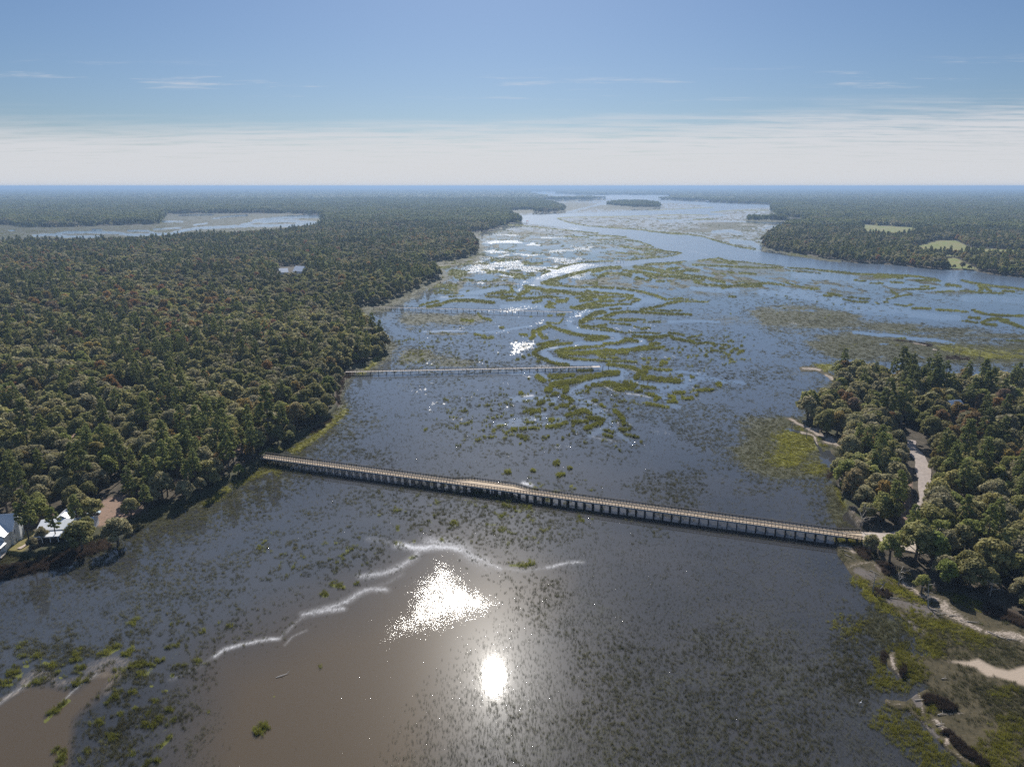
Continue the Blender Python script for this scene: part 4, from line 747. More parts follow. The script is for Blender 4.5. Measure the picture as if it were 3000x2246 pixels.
# ------------------------------------------------------------------ private docks
def dock(u0, v0, u1, v1, z0, wd, gap, name, label, head=None, rails=1, mat='weath', pile='dark', pr=.13):
    a, b_ = G(u0, v0, z0), G(u1, v1, z0); d = b_-a; L = d.length; an = math.atan2(d.y, d.x)
    root = link(name, None, None, (a.x, a.y, 0), an); tag(root, label, 'dock', 'private docks over the marsh')
    m = MB(); nbd = max(6, int(L/1.2))
    for i in range(nbd): m.box(((i+.5)*L/nbd, 0, z0-.06), (L/nbd-.04, wd, .12))
    m.build('deck', M[mat], root)
    if rails:
        r = MB()
        for s_ in ((-1, 1) if rails == 2 else (1,)):
            y = s_*(wd/2-.05)
            for i in range(int(L/2.4)+1): r.box((min(i*2.4+.1, L-.1), y, z0+.5), (.11, .11, 1.0))
            r.box((L/2, y, z0+1.02), (L, .16, .06)); r.box((L/2, y, z0+.55), (L, .05, .12))
        r.build('railing', M[pile], root)
    n = min(int(L/gap)+1, 92); p = MB()
    for y in (-wd/2+.05, wd/2-.05): p.tube([(0, y, -1.2), (0, y, z0-.22)], pr, 6)
    p.box((0, 0, z0-.2), (.16, wd+.2, .14)); pm = mesh('pile_pair', p.v, p.f, M[pile])
    for i in range(n): link('pile_pair', pm, root, (.3+i*(L-.6)/max(n-1, 1), 0, 0))
    if head:
        hl, hw, off = head
        h = MB().box((L+hl/2+.02, off, z0-.06), (hl, hw, .13)); h.build('pier_head', M[mat], root)
        hr = MB()
        for x, y in ((L+hl-.1, off-hw/2+.1), (L+hl-.1, off+hw/2-.1), (L+.3, off+hw/2-.1), (L+hl/2, off+hw/2-.1), (L+hl-.1, off)):
            hr.box((x, y, z0+.5), (.12, .12, 1.05))
        hr.box((L+hl/2, off+hw/2-.1, z0+1.04), (hl, .16, .06)); hr.box((L+hl-.1, off, z0+1.04), (.16, hw, .06)); hr.build('head_railing', M[pile], root)
        for x, y in ((L+hl+1.0, off-hw/2-1.5), (L+hl+5.5, off-hw/2+1.2)):
            MB().tube([(x, y, -1), (x+.1, y, z0+1.1)], .2, 7).build('mooring_pile', M[pile], root)
    return root
dock(1012, 1089, 1735, 1074, 2.3, 1.9, 5.3, 'private_dock', 'pale long dock nearest behind the boardwalk, with a platform beside two mooring piles', (5.5, 3.8, 0), 2)
dock(1094, 899, 1668, 914, 2.4, 1.7, 6.0, 'private_dock', 'dark thin dock across the marsh bay, second behind the boardwalk, ending at the winding creek', (3, 2.6, 0), 1)
dock(1290, 823, 1513, 832, 2.6, 1.8, 7.5, 'private_dock', 'short dark dock starting at the point of woods, third behind the boardwalk', (4, 3, 0), 1, pr=.17)
dock(1335, 768, 1588, 787, 2.8, 1.9, 8.5, 'private_dock', 'dock on close-set piles that starts in the grassy cove below the far woods', (5, 3.5, 0), 1, pr=.2)
dock(1400, 751, 1808, 766, 2.8, 1.9, 9.5, 'private_dock', 'very long faint dock running from the grassy point to the river bend', (5, 4, 0), 0, pr=.22)
dock(1404, 722, 1462, 724, 2.8, 1.9, 9.5, 'private_dock', 'short far dock in the glinting water beside the dark woods', None, 0, pr=.25)
dk_ = dock(1520, 650, 1541, 652, 2.6, 2.2, 11, 'private_dock', 'tiny far dock on the bright river at the tip of the woods', (7, 5, 0), 0, pr=.3)
bs = dk_.matrix_basis @ Vector((0, 0, 0)); bp_ = G(1545, 652, 0)
# small boat hut with a red roof at the end of the far dock
hut = link('boat_hut', None, None, (bp_.x, bp_.y, 0)); tag(hut, 'tiny red-roofed boat shed at the end of the farthest dock', 'boat shed')
hm = MB()
for x, y in ((-3, -3), (3, -3), (3, 3), (-3, 3)): hm.tube([(x, y, -1), (x, y, 4.4)], .3, 6)
hm.build('frame', M['dark'], hut)
MB().poly([(-3.8,-3.8,4.3),(3.8,-3.8,4.3),(3.8,3.8,4.3),(-3.8,3.8,4.3),(-2.6,0,6.2),(2.6,0,6.2)], [(0,1,5,4),(1,2,5),(2,3,4,5),(3,0,4),(0,3,2,1)]).build('roof', surf('red_roof', (.45,.08,.06), (.55,.12,.09), 1), hut)
# low walkway over the cove grass
a_, b_ = G(1238, 785, 1.0), G(1352, 773, 1.0)
wk = link('footbridge', None, None, (a_.x, a_.y, 0), math.atan2(b_.y-a_.y, b_.x-a_.x)); tag(wk, 'low pale footbridge curving over the grassy cove beside the woods', 'footbridge')
Lw = (b_-a_).length; m = MB()
for i in range(30): m.box(((i+.5)*Lw/30, 2.2*math.sin(i/29*math.pi), .9), (Lw/30+.05, 2.0, .12))
m.build('deck', M['weath'], wk); m = MB()
for i in range(10): m.tube([((i+.5)*Lw/10, 2.2*math.sin(i/9*math.pi), -1), ((i+.5)*Lw/10, 2.2*math.sin(i/9*math.pi), .85)], .15, 5)
m.build('posts', M['dark'], wk)

# ------------------------------------------------------------------ houses
M['siding'] = surf('white_siding', (.62,.62,.60), (.74,.74,.72), 1.5)
M['metalroof'] = surf('pale_metal_roof', (.50,.52,.54), (.62,.64,.66), .8, rough=.42, spec=.5, stretch=(8, 1, 1))
M['whiteroof'] = surf('white_metal_roof', (.72,.73,.75), (.84,.85,.86), .8, rough=.35, spec=.6, stretch=(6, 1, 1))
M['glass'] = surf('window_glass', (.02,.025,.03), (.04,.045,.05), 1, rough=.08, spec=.8)
M['trim'] = surf('white_trim', (.74,.74,.73), (.80,.80,.79), 1)
M['brick'] = surf('brick', (.20,.13,.10), (.30,.19,.15), 4)
def gable(root, x0, x1, y0, y1, z0, ze, zr, roofm, wallm='siding', axis='x', over=.45, th=.14):
    """walls with gables plus two roof plates"""
    w_ = MB(); bx = [(x0, y0), (x1, y0), (x1, y1), (x0, y1)]
    V = [(x, y, z0) for x, y in bx]+[(x, y, ze) for x, y in bx]
    if axis == 'x':
        ym = (y0+y1)/2; V += [(x0, ym, zr), (x1, ym, zr)]
        Fs = [(0, 1, 5, 4), (2, 3, 7, 6), (1, 2, 6, 9, 5), (3, 0, 4, 8, 7), (4, 5, 9, 8), (6, 7, 8, 9)]
    else:
        xm = (x0+x1)/2; V += [(xm, y0, zr), (xm, y1, zr)]
        Fs = [(0, 1, 5, 8, 4), (2, 3, 7, 9, 6), (1, 2, 6, 5), (3, 0, 4, 7), (5, 6, 9, 8), (7, 4, 8, 9)]
    w_.poly(V, Fs); w_.build('wall', M[wallm], root)
    r = MB(); e = .03
    if axis == 'x':
        k = (zr-ze)/((y1-y0)/2); dz = over*k
        r.slab([(x0-over, y0-over, ze-dz+e), (x1+over, y0-over, ze-dz+e), (x1+over, ym, zr+e), (x0-over, ym, zr+e)], -th)
        r.slab([(x1+over, y1+over, ze-dz+e), (x0-over, y1+over, ze-dz+e), (x0-over, ym, zr+e), (x1+over, ym, zr+e)], -th)
    else:
        k = (zr-ze)/((x1-x0)/2); dz = over*k
        r.slab([(x1+over, y0-over, ze-dz+e), (x1+over, y1+over, ze-dz+e), (xm, y1+over, zr+e), (xm, y0-over, zr+e)], -th)
        r.slab([(x0-over, y1+over, ze-dz+e), (x0-over, y0-over, ze-dz+e), (xm, y0-over, zr+e), (xm, y1+over, zr+e)], -th)
    return r.build('roof', M[roofm], root)
def window(root, x, y, z, w_, h, face='y'):
    f = MB()
    for a in (-1, 1):
        if face == 'y':
            f.box((x+a*w_/2, y, z), (.12, .12, h+.12)); f.box((x, y, z+a*h/2), (w_-.12, .115, .12))
        else:
            f.box((x, y+a*w_/2, z), (.12, .12, h+.12)); f.box((x, y, z+a*h/2), (.115, w_-.12, .12))
    if face == 'y': f.box((x, y, z), (.06, .10, h-.12))
    else: f.box((x, y, z), (.10, .06, h-.12))
    fo = f.build('window', M['trim'], root)
    p = MB().box((x, y, z), (w_-.1, .05, h-.1) if face == 'y' else (.05, w_-.1, h-.1)); p.build('pane', M['glass'], fo)
o_ = G(39, 1600, 1.35); h1 = link('white_house', None, None, (o_.x, o_.y, 1.35), math.radians(12))
tag(h1, 'two storey white house with blue-grey gable roofs and porch at the left edge', 'house')
gable(h1, -19, 0, 1.2, 9.0, -.6, 5.7, 9.9, 'metalroof')
gable(h1, -12.2, -.9, -3.2, 5.1, -.6, 5.5, 9.2, 'metalroof', axis='y', over=.5)
pr_ = MB().slab([(-13.2, -7.2, 2.9), (-.6, -7.2, 2.9), (-.6-1.6, -3.25, 4.1), (-13.2, -3.25, 4.1)], -.12); pr_.slab([(-.6, -7.2, 2.89), (-.3, -3.25, 2.89), (-2.2, -3.25, 4.1)], -.12)
pr_.build('porch_roof', M['metalroof'], h1)
pp = MB()
for x in (-12.6, -9.7, -6.8, -3.9, -1.1): pp.box((x, -6.8, 1.2), (.30, .30, 3.3))
pp.box((-6.9, -6.8, 2.78), (12, .18, .3)); pp.build('porch_posts', M['trim'], h1)
MB().box((-6.9, -5.2, -.35), (12.4, 4.2, .35)).build('porch_floor', M['weath'], h1)
rr = MB().box((-6.9, -6.85, .75), (11.6, .08, .08)); [rr.box((-12.4+i*.3, -6.85, .28), (.05, .05, .85)) for i in range(38)]; rr.build('porch_rail', M['trim'], h1)
MB().box((.42, 5.1, 3.9), (.8, 1.5, 9.4)).build('chimney', M['trim'], h1)
for x in (-8.6, -7.2, -5.2, -3.9): window(h1, x, -3.24, 4.55, 1.0, 1.6)
for x in (-10, -7.6, -5.2, -2.8): window(h1, x, -3.24, 1.2, 1.1, 1.9)
for z_ in (1.2, 4.3): window(h1, .04, 2.6, z_, 1.0, 1.6, 'x'); window(h1, .04, 7.7, z_, 1.0, 1.6, 'x')
o_ = G(178, 1574, 1.4); h2 = link('cottage', None, None, (o_.x, o_.y, 1.35), math.radians(8))
tag(h2, 'low cottage with bright white metal roofs, right of the two storey house', 'house')
gable(h2, -7, 4.2, 0, 8.4, -.6, 3.4, 5.1, 'whiteroof'); gable(h2, 4.0, 9.0, 2.2, 9.4, -.6, 3.1, 4.4, 'whiteroof', over=.35); gable(h2, -3.4, 1.6, 5, 13, -.6, 4.6, 6.2, 'whiteroof', axis='y')
MB().slab([(-7.2, -3.6, 2.3), (6.2, -3.6, 2.3), (6.2, .02, 3.1), (-7.2, .02, 3.1)], -.12).build('porch_roof', M['whiteroof'], h2)
pp = MB(); [pp.box((-6.9+i*2.56, -3.3, .9), (.2, .2, 2.7)) for i in range(6)]; pp.build('porch_posts', M['trim'], h2)
MB().box((-.5, -1.8, -.35), (13.4, 3.4, .3)).build('porch_floor', M['weath'], h2)
for x in (-5, -1.2, 2.4): window(h2, x, -.04, 1.5, 1.0, 1.5)
MB().box((-4.6, 6.4, 5.9), (.9, .9, 2.6)).build('chimney', M['brick'], h2)
def far_house(u, v, wd, dp, ze, zr, rz, label, roofm='whiteroof', axis='x', name='farmhouse'):
    o = G(u, v, 1.3); r = link(name, None, None, (o.x, o.y, 1.2), math.radians(rz)); tag(r, label, 'house')
    gable(r, -wd/2, wd/2, 0, dp, -.6, ze, zr, roofm, axis=axis, th=.2)
    for i in range(max(2, int(wd/4))): window(r, -wd/2+(i+.5)*wd/max(2, int(wd/4)), -.05, 1.9, 1.2, 1.7)
    return r
far_house(833, 813, 11, 14, 7, 11.5, 20, 'left one of two white roofs showing in the middle of the left woods')
far_house(872, 810, 13, 18, 7, 13, -12, 'right, brighter one of two white roofs showing in the middle of the left woods')
far_house(2808, 1222, 7, 9, 4.6, 8.2, 12, 'small white roof glimpsed between the trees right of the gravel road', name='cabin')
far_house(1506, 609.5, 30, 20, 9, 16, 0, 'tiny white house at the edge of the far left shore woods behind the green meadow')
far_house(1010, 619.5, 26, 18, 9, 16, 30, 'tiny pale house among hazy woods between the back marsh and the river')
far_house(1363, 613, 18, 12, 7, 10, 10, 'tiny low white shed on the far meadow edge')
far_house(2072, 593.5, 26, 14, 6, 10, 0, 'tiny white boathouse on the far river bank to the right', name='boathouse')

# parked car in the clearing by the cottage
o_ = G(276, 1506, 1.3); car = link('parked_car', None, None, (o_.x, o_.y, 1.38), math.radians(15))
tag(car, 'small pale blue car parked in shade at the edge of the dirt clearing', 'car')
prof = [(-2.2,.35),(-2.25,.8),(-1.9,.98),(-1.1,1.02),(1.0,.98),(1.95,.85),(2.2,.6),(2.2,.35)]
c = MB(); n = len(prof)
c.poly([(x, -.85, z_) for x, z_ in prof]+[(x, .85, z_) for x, z_ in prof], [tuple(range(n)), tuple(range(2*n-1, n-1, -1))]+[(i, i+n, (i+1) % n+n, (i+1) % n) for i in range(n)])
c.build('body', surf('car_paint', (.45,.55,.62), (.5,.6,.67), 1, rough=.25, spec=.6), car)
c = MB(); pf = [(-1.75,1.0),(-1.2,1.45),(.2,1.48),(1.0,1.0)]
c.poly([(x, -.78+.12*(z_ > 1.2), z_) for x, z_ in pf]+[(x, .78-.12*(z_ > 1.2), z_) for x, z_ in pf], [(0,1,2,3),(7,6,5,4),(0,4,5,1),(1,5,6,2),(2,6,7,3),(3,7,4,0)])
c.build('cabin', M['glass'], car)
wh = MB().tube([(0, -.11, 0), (0, .11, 0)], .34, 12); wm = mesh('wheel', wh.v, wh.f, M['dark'])
for x, y in ((-1.4, -.8), (1.4, -.8), (-1.4, .8), (1.4, .8)): link('wheel', wm, car, (x, y, .33))
o_ = G(2722, 1498, 1.4); bxx = link('utility_box', None, None, (o_.x, o_.y, 1.5), .3); tag(bxx, 'white utility cabinet on the right verge of the gravel road', 'cabinet')
MB().box((0, 0, .75), (2.2, 1.4, 1.5)).build('cabinet', M['trim'], bxx); MB().box((0, 0, 1.56), (2.4, 1.6, .12)).build('lid', M['grey'], bxx)

# ------------------------------------------------------------------ trees
def leaves(rg, C, R, n, size, up=.25, inner=.0, sq=.75):
    """n leaf-spray quads over the skins of the ellipsoid lobes C with radii R"""
    C = np.asarray(C, float); R = np.asarray(R, float)
    k = rg.choice(len(C), n, p=(R[:, 0]**2)/np.sum(R[:, 0]**2))
    d = rg.normal(size=(n, 3)); d[:, 2] += up; d /= np.linalg.norm(d, axis=1)[:, None]
    rr_ = (1-inner*rg.random(n))*rg.uniform(.86, 1.08, n)
    P = C[k]+d*R[k]*rr_[:, None]
    nrm = d+rg.normal(size=(n, 3))*.42; nrm /= np.linalg.norm(nrm, axis=1)[:, None]
    t1 = np.cross(nrm, rg.normal(size=(n, 3))); t1 /= np.linalg.norm(t1, axis=1)[:, None]; t2 = np.cross(nrm, t1)
    s = size*rg.uniform(.6, 1.35, n)
    a = t1*s[:, None]; b = t2*(s*sq)[:, None]
    V = np.stack([P-a-b*.4, P+a*.2-b, P+a+b*.3, P-a*.3+b], 1).reshape(-1, 3)
    return V, np.arange(4*n).reshape(n, 4)
def oak(seed, n, size, h=12.5, r=5.2, mat='oak', name='crown'):
    rg = np.random.default_rng(seed); C, R = [], []
    for i in range(17):
        a = i*2.4+rg.uniform(-.4, .4); q = math.sqrt((i+.5)/17); rad = r*.72*q
        zc = h-2.6-(q**2)*h*.34+rg.uniform(-.7, .7); rr_ = rg.uniform(1.5, 2.5)*(1.05-.25*q)*(r/5.2)
        C.append((rad*math.cos(a), rad*math.sin(a), zc)); R.append((rr_, rr_, rr_*.78))
    for i in range(5):
        a = rg.uniform(0, 6.3); C.append((r*.72*math.cos(a), r*.72*math.sin(a), h*.38)); R.append((1.3, 1.3, 1.5))
    V, Fs = leaves(rg, C, R, n, size, .35, .35)
    crown = mesh(name, V, Fs, M[mat])
    t_ = MB().tube([(0, 0, -.6), (.15, 0, h*.2), (0, .2, h*.38)], [.5, .4, .3], 7)
    for i in (2, 5, 8, 11, 14):
        c_ = C[i]; t_.tube([(0, .1, h*.28), (c_[0]*.5, c_[1]*.5, h*.5), c_], [.26, .17, .06], 5)
    return crown, mesh('trunk', t_.v, t_.f, M['bark'])
def pine(seed, n, size, h=22.0, r=3.6, mat='pine', low=.42):
    rg = np.random.default_rng(seed); C, R = [], []; t_ = MB().tube([(0, 0, -.6), (.2, .1, h*.5), (0, 0, h*.96)], [.34, .24, .06], 7)
    zz = h*low
    while zz < h*.95:
        f = (zz-h*low)/(h*(1-low)); rad = r*(1-.75*f**1.4)*rg.uniform(.65, 1.15); nb_ = 4 if f < .6 else 3
        a0 = rg.uniform(0, 6.3)
        for k in range(nb_):
            a = a0+k*6.283/nb_+rg.uniform(-.35, .35); x, y = rad*.72*math.cos(a), rad*.72*math.sin(a)
            if rg.random() < .12: continue
            C.append((x, y, zz+rad*.22)); rr_ = rg.uniform(.8, 1.25)*(1.15-.4*f); R.append((rr_, rr_, rr_*.55))
            t_.tube([(0, 0, zz-.3), (x, y, zz+rad*.2)], [.09, .03], 4)
        zz += rg.uniform(1.0, 1.5)
    C.append((0, 0, h*.95)); R.append((.8, .8, 1.1))
    V, Fs = leaves(rg, C, R, n, size, .3, .5, .55)
    return mesh('crown', V, Fs, M[mat]), mesh('trunk', t_.v, t_.f, M['bark'])
def protos(fn, k, **kw): return [fn(100+i*7, **kw) for i in range(k)]
P_OAK = protos(oak, 4, n=2600, size=.40)
P_PINE = protos(pine, 4, n=1700, size=.42)
P_AUT = protos(oak, 2, n=1900, size=.36, h=13.5, r=3.9, mat='autumn')
P_LIME = protos(oak, 2, n=2200, size=.38, h=12, r=4.3, mat='lime')
M_OAK = protos(oak, 3, n=850, size=.68); M_PINE = protos(pine, 3, n=560, size=.72)
M_AUT = protos(oak, 2, n=600, size=.62, h=13.5, r=4.2, mat='autumn'); M_LIME = protos(oak, 2, n=700, size=.64, h=12, r=4.6, mat='lime')

def grid_pts(r0, r1, cell, umin=-260, umax=3260, seed=1):
    rg = np.random.default_rng(seed)
    xm = r1*.86
    xs = np.arange(-xm, xm, cell); ys = np.arange(max(60, r0*.6), r1, cell)
    X, Y = np.meshgrid(xs, ys); X = X+rg.uniform(-.42, .42, X.shape)*cell; Y = Y+rg.uniform(-.42, .42, X.shape)*cell
    X, Y = X.ravel(), Y.ravel(); r = np.hypot(X, Y); u, v = chart(X, Y)
    k = (r >= r0) & (r < r1) & (u > umin) & (u < umax) & (v < 2700)
    return X[k], Y[k], u[k], v[k]
X1, Y1, U1, V1 = grid_pts(100, 700, 6.3, seed=11)
X2, Y2, U2, V2 = grid_pts(700, 2300, 8.2, seed=12)
X, Y, U, V = [np.concatenate(a) for a in ((X1, X2), (Y1, Y2), (U1, U2), (V1, V2))]
fm = mapval(FOREST, X, Y); k = (fm > .5) & (rng.random(len(X)) < .93)
X, Y, U, V = X[k], Y[k], U[k], V[k]; n = len(X); RD = np.hypot(X, Y)
pn = fbm(X+300, Y, 70, 3); an_ = fbm(X-900, Y+400, 60, 3); rnd = rng.random(n)
autz = np.zeros(n)
for u_, v_, ru, rv in ((300,1130,120,60),(620,930,160,50),(500,960,120,60),(380,900,100,60),(100,920,120,40),(60,800,150,40),(2800,1300,160,60),(2950,1240,100,60),(2950,1400,120,60),(1230,715,60,14),(640,800,200,20),(2900,640,200,20)):
    autz = np.maximum(autz, 1-np.clip(np.hypot((U-u_)/ru, (V-v_)/rv), 0, 1))
kind = np.where(rnd < .19+.9*(pn-.5)-.12*autz, 1, 0)            # 1 pine, 0 oak
r2 = rng.random(n)
kind = np.where(r2 < .06+.45*np.clip(an_-.5, 0, 1)+.42*autz, 2, kind)
r3 = rng.random(n); kind = np.where((r3 < .16+.25*autz) & (kind == 0), 3, kind)
edge_ = mapval(FOREST, X, Y-9.0) < .5                           # front row along the shore stays rounded and low
kind = np.where(edge_ & (kind == 1) & (rng.random(n) < .7), 0, kind)
slant = np.hypot(RD, H)
order = np.argsort(slant)
cat_of = ['live oak', 'pine', 'autumn tree', 'tree']
def zone(u, v, x, y):
    if u > 1700 and v >= 1000:
        if v < 1200: return 'at the back of the right woods'
        if u > 2900: return 'at the right edge of the right woods'
    elif v < 1000 and u <= 1700:
        return 'in the left woods beside the middle docks' if u > 900 else 'deep in the far left woods'
    elif u < 140 and v < 1400: return 'at the left frame edge of the woods'
    return zone_(u, v, x, y)
def zone_(u, v, x, y):
    if u > 1700: 
        if v < 1000: return 'on the far point'
        if 2350 < u < 2680: return 'between the marsh and the gravel road'
        return 'in the woods right of the gravel road' if v < 1560 else 'above the sandy shore at lower right'
    if v > 1400 and u < 480: return 'around the two white houses'
    if v > 1240 and u > 480: return 'at the left end of the boardwalk'
    if v > 1180: return 'in the left woods near the marsh edge'
    return 'in the depths of the left woods'
ztext = {0: ('live_oak', 'grey-green mossy oak '), 1: ('pine_tree', 'dark green pine '), 2: ('autumn_tree', 'orange-yellow autumn tree '), 3: ('broadleaf_tree', 'fresh green rounded tree ')}
def place(kd, prot, x, y, z, sc, rz, label, group, scz=None):
    nm = ztext[kd][0]
    r = link(nm, None, None, (x, y, z), rz); r.scale = (sc, sc, scz or sc); r.empty_display_size = 1
    tag(r, label, cat_of[kd], group)
    link('crown', prot[0], r); link('trunk', prot[1], r)
    return r
used = np.zeros(n, bool); cnt = [0]*4
PR = {0: P_OAK, 1: P_PINE, 2: P_AUT, 3: P_LIME}
tz = ground_z(X, Y); random.seed(21)
inview = (U > -60) & (U < 3060) & (V < 2400)
for i in order:
    kd = int(kind[i])
    if cnt[kd] >= 300 or not inview[i]: continue
    cnt[kd] += 1; used[i] = True
    zt = zone(U[i], V[i], X[i], Y[i]); e_ = 'along the shore ' if edge_[i] else ''
    q_ = random.random(); sc = (.62+.6*q_)*(.82 if edge_[i] else 1)
    if kd == 1: sc = .68+.32*q_
    if U[i] < 300 and V[i] > 1575: sc *= .5
    lab = ('smaller ', 'mid-sized ', 'larger ')[int(q_*2.999)]+ztext[kd][1]+e_+zt
    if 780 > U[i] > 0 and V[i] > 1560 and kd == 1: sc *= .8
    place(kd, PR[kd][i % len(PR[kd])], X[i], Y[i], max(tz[i], 0)-.1, sc, random.uniform(0, 6.28), lab, lab)
# trees that stand out, each where the photograph has it
def by_px(u, vb, vt):
    g_ = G(u, vb, 1.3); sl = math.sqrt(g_.x**2+g_.y**2+H*H); dep = math.asin(H/sl)
    return g_, (vb-vt)*sl/(F*math.cos(dep))
solo = [(1,2633,1278,1127,'tallest pine of the pair rising above the oaks left of the gravel road, trunk showing'),(1,2590,1262,1122,'leaning-crowned pine just left of the tallest pair by the road'),(1,2818,1386,1250,'broad pine with a bare lower trunk standing right of the gravel road'),(1,2877,1327,1212,'dark pine behind the broad bare-trunked pine right of the road'),
 (1,2558,1410,1308,'slender pine in the middle of the woods between marsh and road'),(1,2620,1522,1392,'full bright green pine beside the sandy turn of the road'),(1,2634,1138,1028,'lone pine standing against the marsh at the back of the right woods'),(1,2664,1136,1045,'thin second pine behind the right woods, beside the lone pine'),
 (1,2728,1160,1046,'dark wide-topped pine at the back edge of the right woods'),(1,2522,1170,1086,'small pine near the left back corner of the right woods'),(1,90,1342,1195,'big feathery pine at the left edge in the woods'),(1,250,1440,1310,'dark pine with layered boughs behind the two white houses'),
 (1,386,1484,1377,'flat-topped pine leaning over the dirt clearing'),(1,92,1610,1462,'slim pine between the two white houses'),(1,166,1584,1500,'thin pine in front of the white cottage'),(1,712,1338,1252,'pine near the left end of the boardwalk'),(1,560,1368,1268,'bright pine rising at the middle of the left shore woods'),
 (1,432,1506,1425,'small bright green pine at the shore beyond the dirt clearing'),(1,790,1302,1138,'tall bright green pine over the left shore beyond the boardwalk end'),(1,232,1560,1462,'bright yellow-green pine right of the white cottage'),(1,2905,1600,1480,'pine in the thick right woods near the frame edge'),(1,2690,1640,1535,'pine just below the sandy end of the road')]
for i, (kd, u, vb, vt, lab) in enumerate(solo):
    g_, hh = by_px(u, vb, vt); pr = PR[kd][i % 4]; s_ = hh/22.0
    r = place(kd, pr, g_.x, g_.y, 1.0, max(s_, .75), i*1.7, lab, None, scz=s_)
for u, vb, vt, lab in ((848,1292,1262,'round bright green bush at the shore above the boardwalk end'),(700,1388,1360,'bright green bush at the foot of the left shore trees'),(240,1606,1545,'dense dark green juniper in front of the cottage at the shore'),(2672,1566,1528,'bright round shrub on the sandy corner where the road meets the boardwalk'),
    (2553,1608,1572,'dark bush beside the boardwalk landing'),(2460,1108,1066,'dark cedar on the sandy tip at the back of the right woods'),(345,1590,1530,'grey-green oak crown hanging over the shore below the dirt clearing'),(2700,1728,1690,'bright shrub at the edge of the woods over the sand')):
    g_, hh = by_px(u, vb, vt); r = link('shore_bush', None, None, (g_.x, g_.y, .6), u); s_ = hh/10.0; r.scale = (s_*1.15, s_*1.15, s_)
    tag(r, lab, 'bush'); link('crown', P_LIME[u % 2][0] if 'bright' in lab else P_OAK[u % 4][0], r); link('trunk', P_OAK[0][1], r)
# palmetto on the lower right shore
g_, hh = by_px(2784, 1712, 1666); pal = link('palmetto', None, None, (g_.x, g_.y, .8)); tag(pal, 'small palmetto palm with a round yellow-green head in front of the lower right woods', 'palm')
MB().tube([(0, 0, -.5), (.1, 0, hh*.5), (0, 0, hh*.86)], [.28, .2, .2], 8).build('trunk', M['bark'], pal)
pf = MB()
for i in range(26):
    a = i*2.4; el = -.5+1.7*(i/26); L_ = 1.9; c0 = Vector((0, 0, hh*.86)); d_ = Vector((math.cos(a)*math.cos(el), math.sin(a)*math.cos(el), math.sin(el)))
    sd_ = Vector((-math.sin(a), math.cos(a), 0)); m_ = c0+d_*L_*.55; e_ = c0+d_*L_+Vector((0, 0, -.35))
    for q in (-2, -1, 0, 1, 2): pf.poly([m_, m_+sd_*q*.16-sd_*.08+d_*.2, e_+sd_*q*.36, m_+sd_*q*.16+sd_*.08+d_*.2], [(0, 1, 2, 3)])
    pf.tube([c0, m_], .03, 3)
pf.build('crown', M['lime'], pal)
# dead trees and snags
def snag(u, vb, vt, lab, seed, lean=0.0, fall=False):
    g_, hh = by_px(u, vb, vt); rg = random.Random(seed); r = link('dead_tree', None, None, (g_.x, g_.y, .3), rg.uniform(0, 6)); tag(r, lab, 'dead tree')
    m = MB(); top = Vector((lean*hh, 0, hh)); m.tube([(0, 0, -.6), top*.5+Vector((.2, .1, 0)), top], [.24, .15, .04], 6); m.build('trunk', M['deadwood'], r)
    m = MB()
    for i in range(9):
        f = rg.uniform(.35, .95); b0 = top*f; a = rg.uniform(0, 6.3); L_ = hh*rg.uniform(.2, .5); e_ = b0+Vector((math.cos(a)*L_, math.sin(a)*L_, L_*rg.uniform(-.05, .6)))
        m.tube([b0, (b0+e_)/2+Vector((0, 0, .15)), e_], [.09, .06, .02], 4)
        for _ in range(2):
            a2 = a+rg.uniform(-1, 1); f2 = rg.uniform(.4, .9); p0 = b0+(e_-b0)*f2; m.tube([p0, p0+Vector((math.cos(a2), math.sin(a2), .6))*L_*.4], [.04, .01], 3)
    m.build('branches', M['deadwood'], r)
snag(2558,1727,1680,'bleached dead tree with spreading bare branches on the marshy point below the boardwalk landing',1)
snag(2575,1722,1696,'smaller bare snag right beside the bleached dead tree on the marshy point',2,.4)
snag(2634,1708,1668,'bare dead tree standing between the marshy point and the woods',3)
snag(2722,1772,1718,'leaning dead tree rooted in the pale sand bank',4,.35)
snag(2900,1745,1700,'grey dead tree with fine twigs against the lower right woods',5)
snag(2792,1035,1012,'left one of the bare snags standing in the yellow marsh behind the right woods',6); snag(2812,1036,1014,'right one of the two bare snags close together in the yellow marsh',7)
snag(2870,1048,1026,'lone bare snag farther right in the yellow marsh',8); snag(2592,1085,1040,'thin dead trunk behind the pines at the back of the right woods',9)
snag(2520,1562,1480,'thin dark dead tree at the railing where the boardwalk lands',10); snag(2364,1277,1252,'stubby snag on the sandy spit',11); snag(2321,1252,1230,'small snag at the tip of the sandy spit',12)
snag(680,1437,1416,'bare post-like snag at the water edge of the left shore',13); snag(320,1580,1562,'pale bare branching shrub at the shore below the cottage',14,.3)
rg_ = random.Random(5)
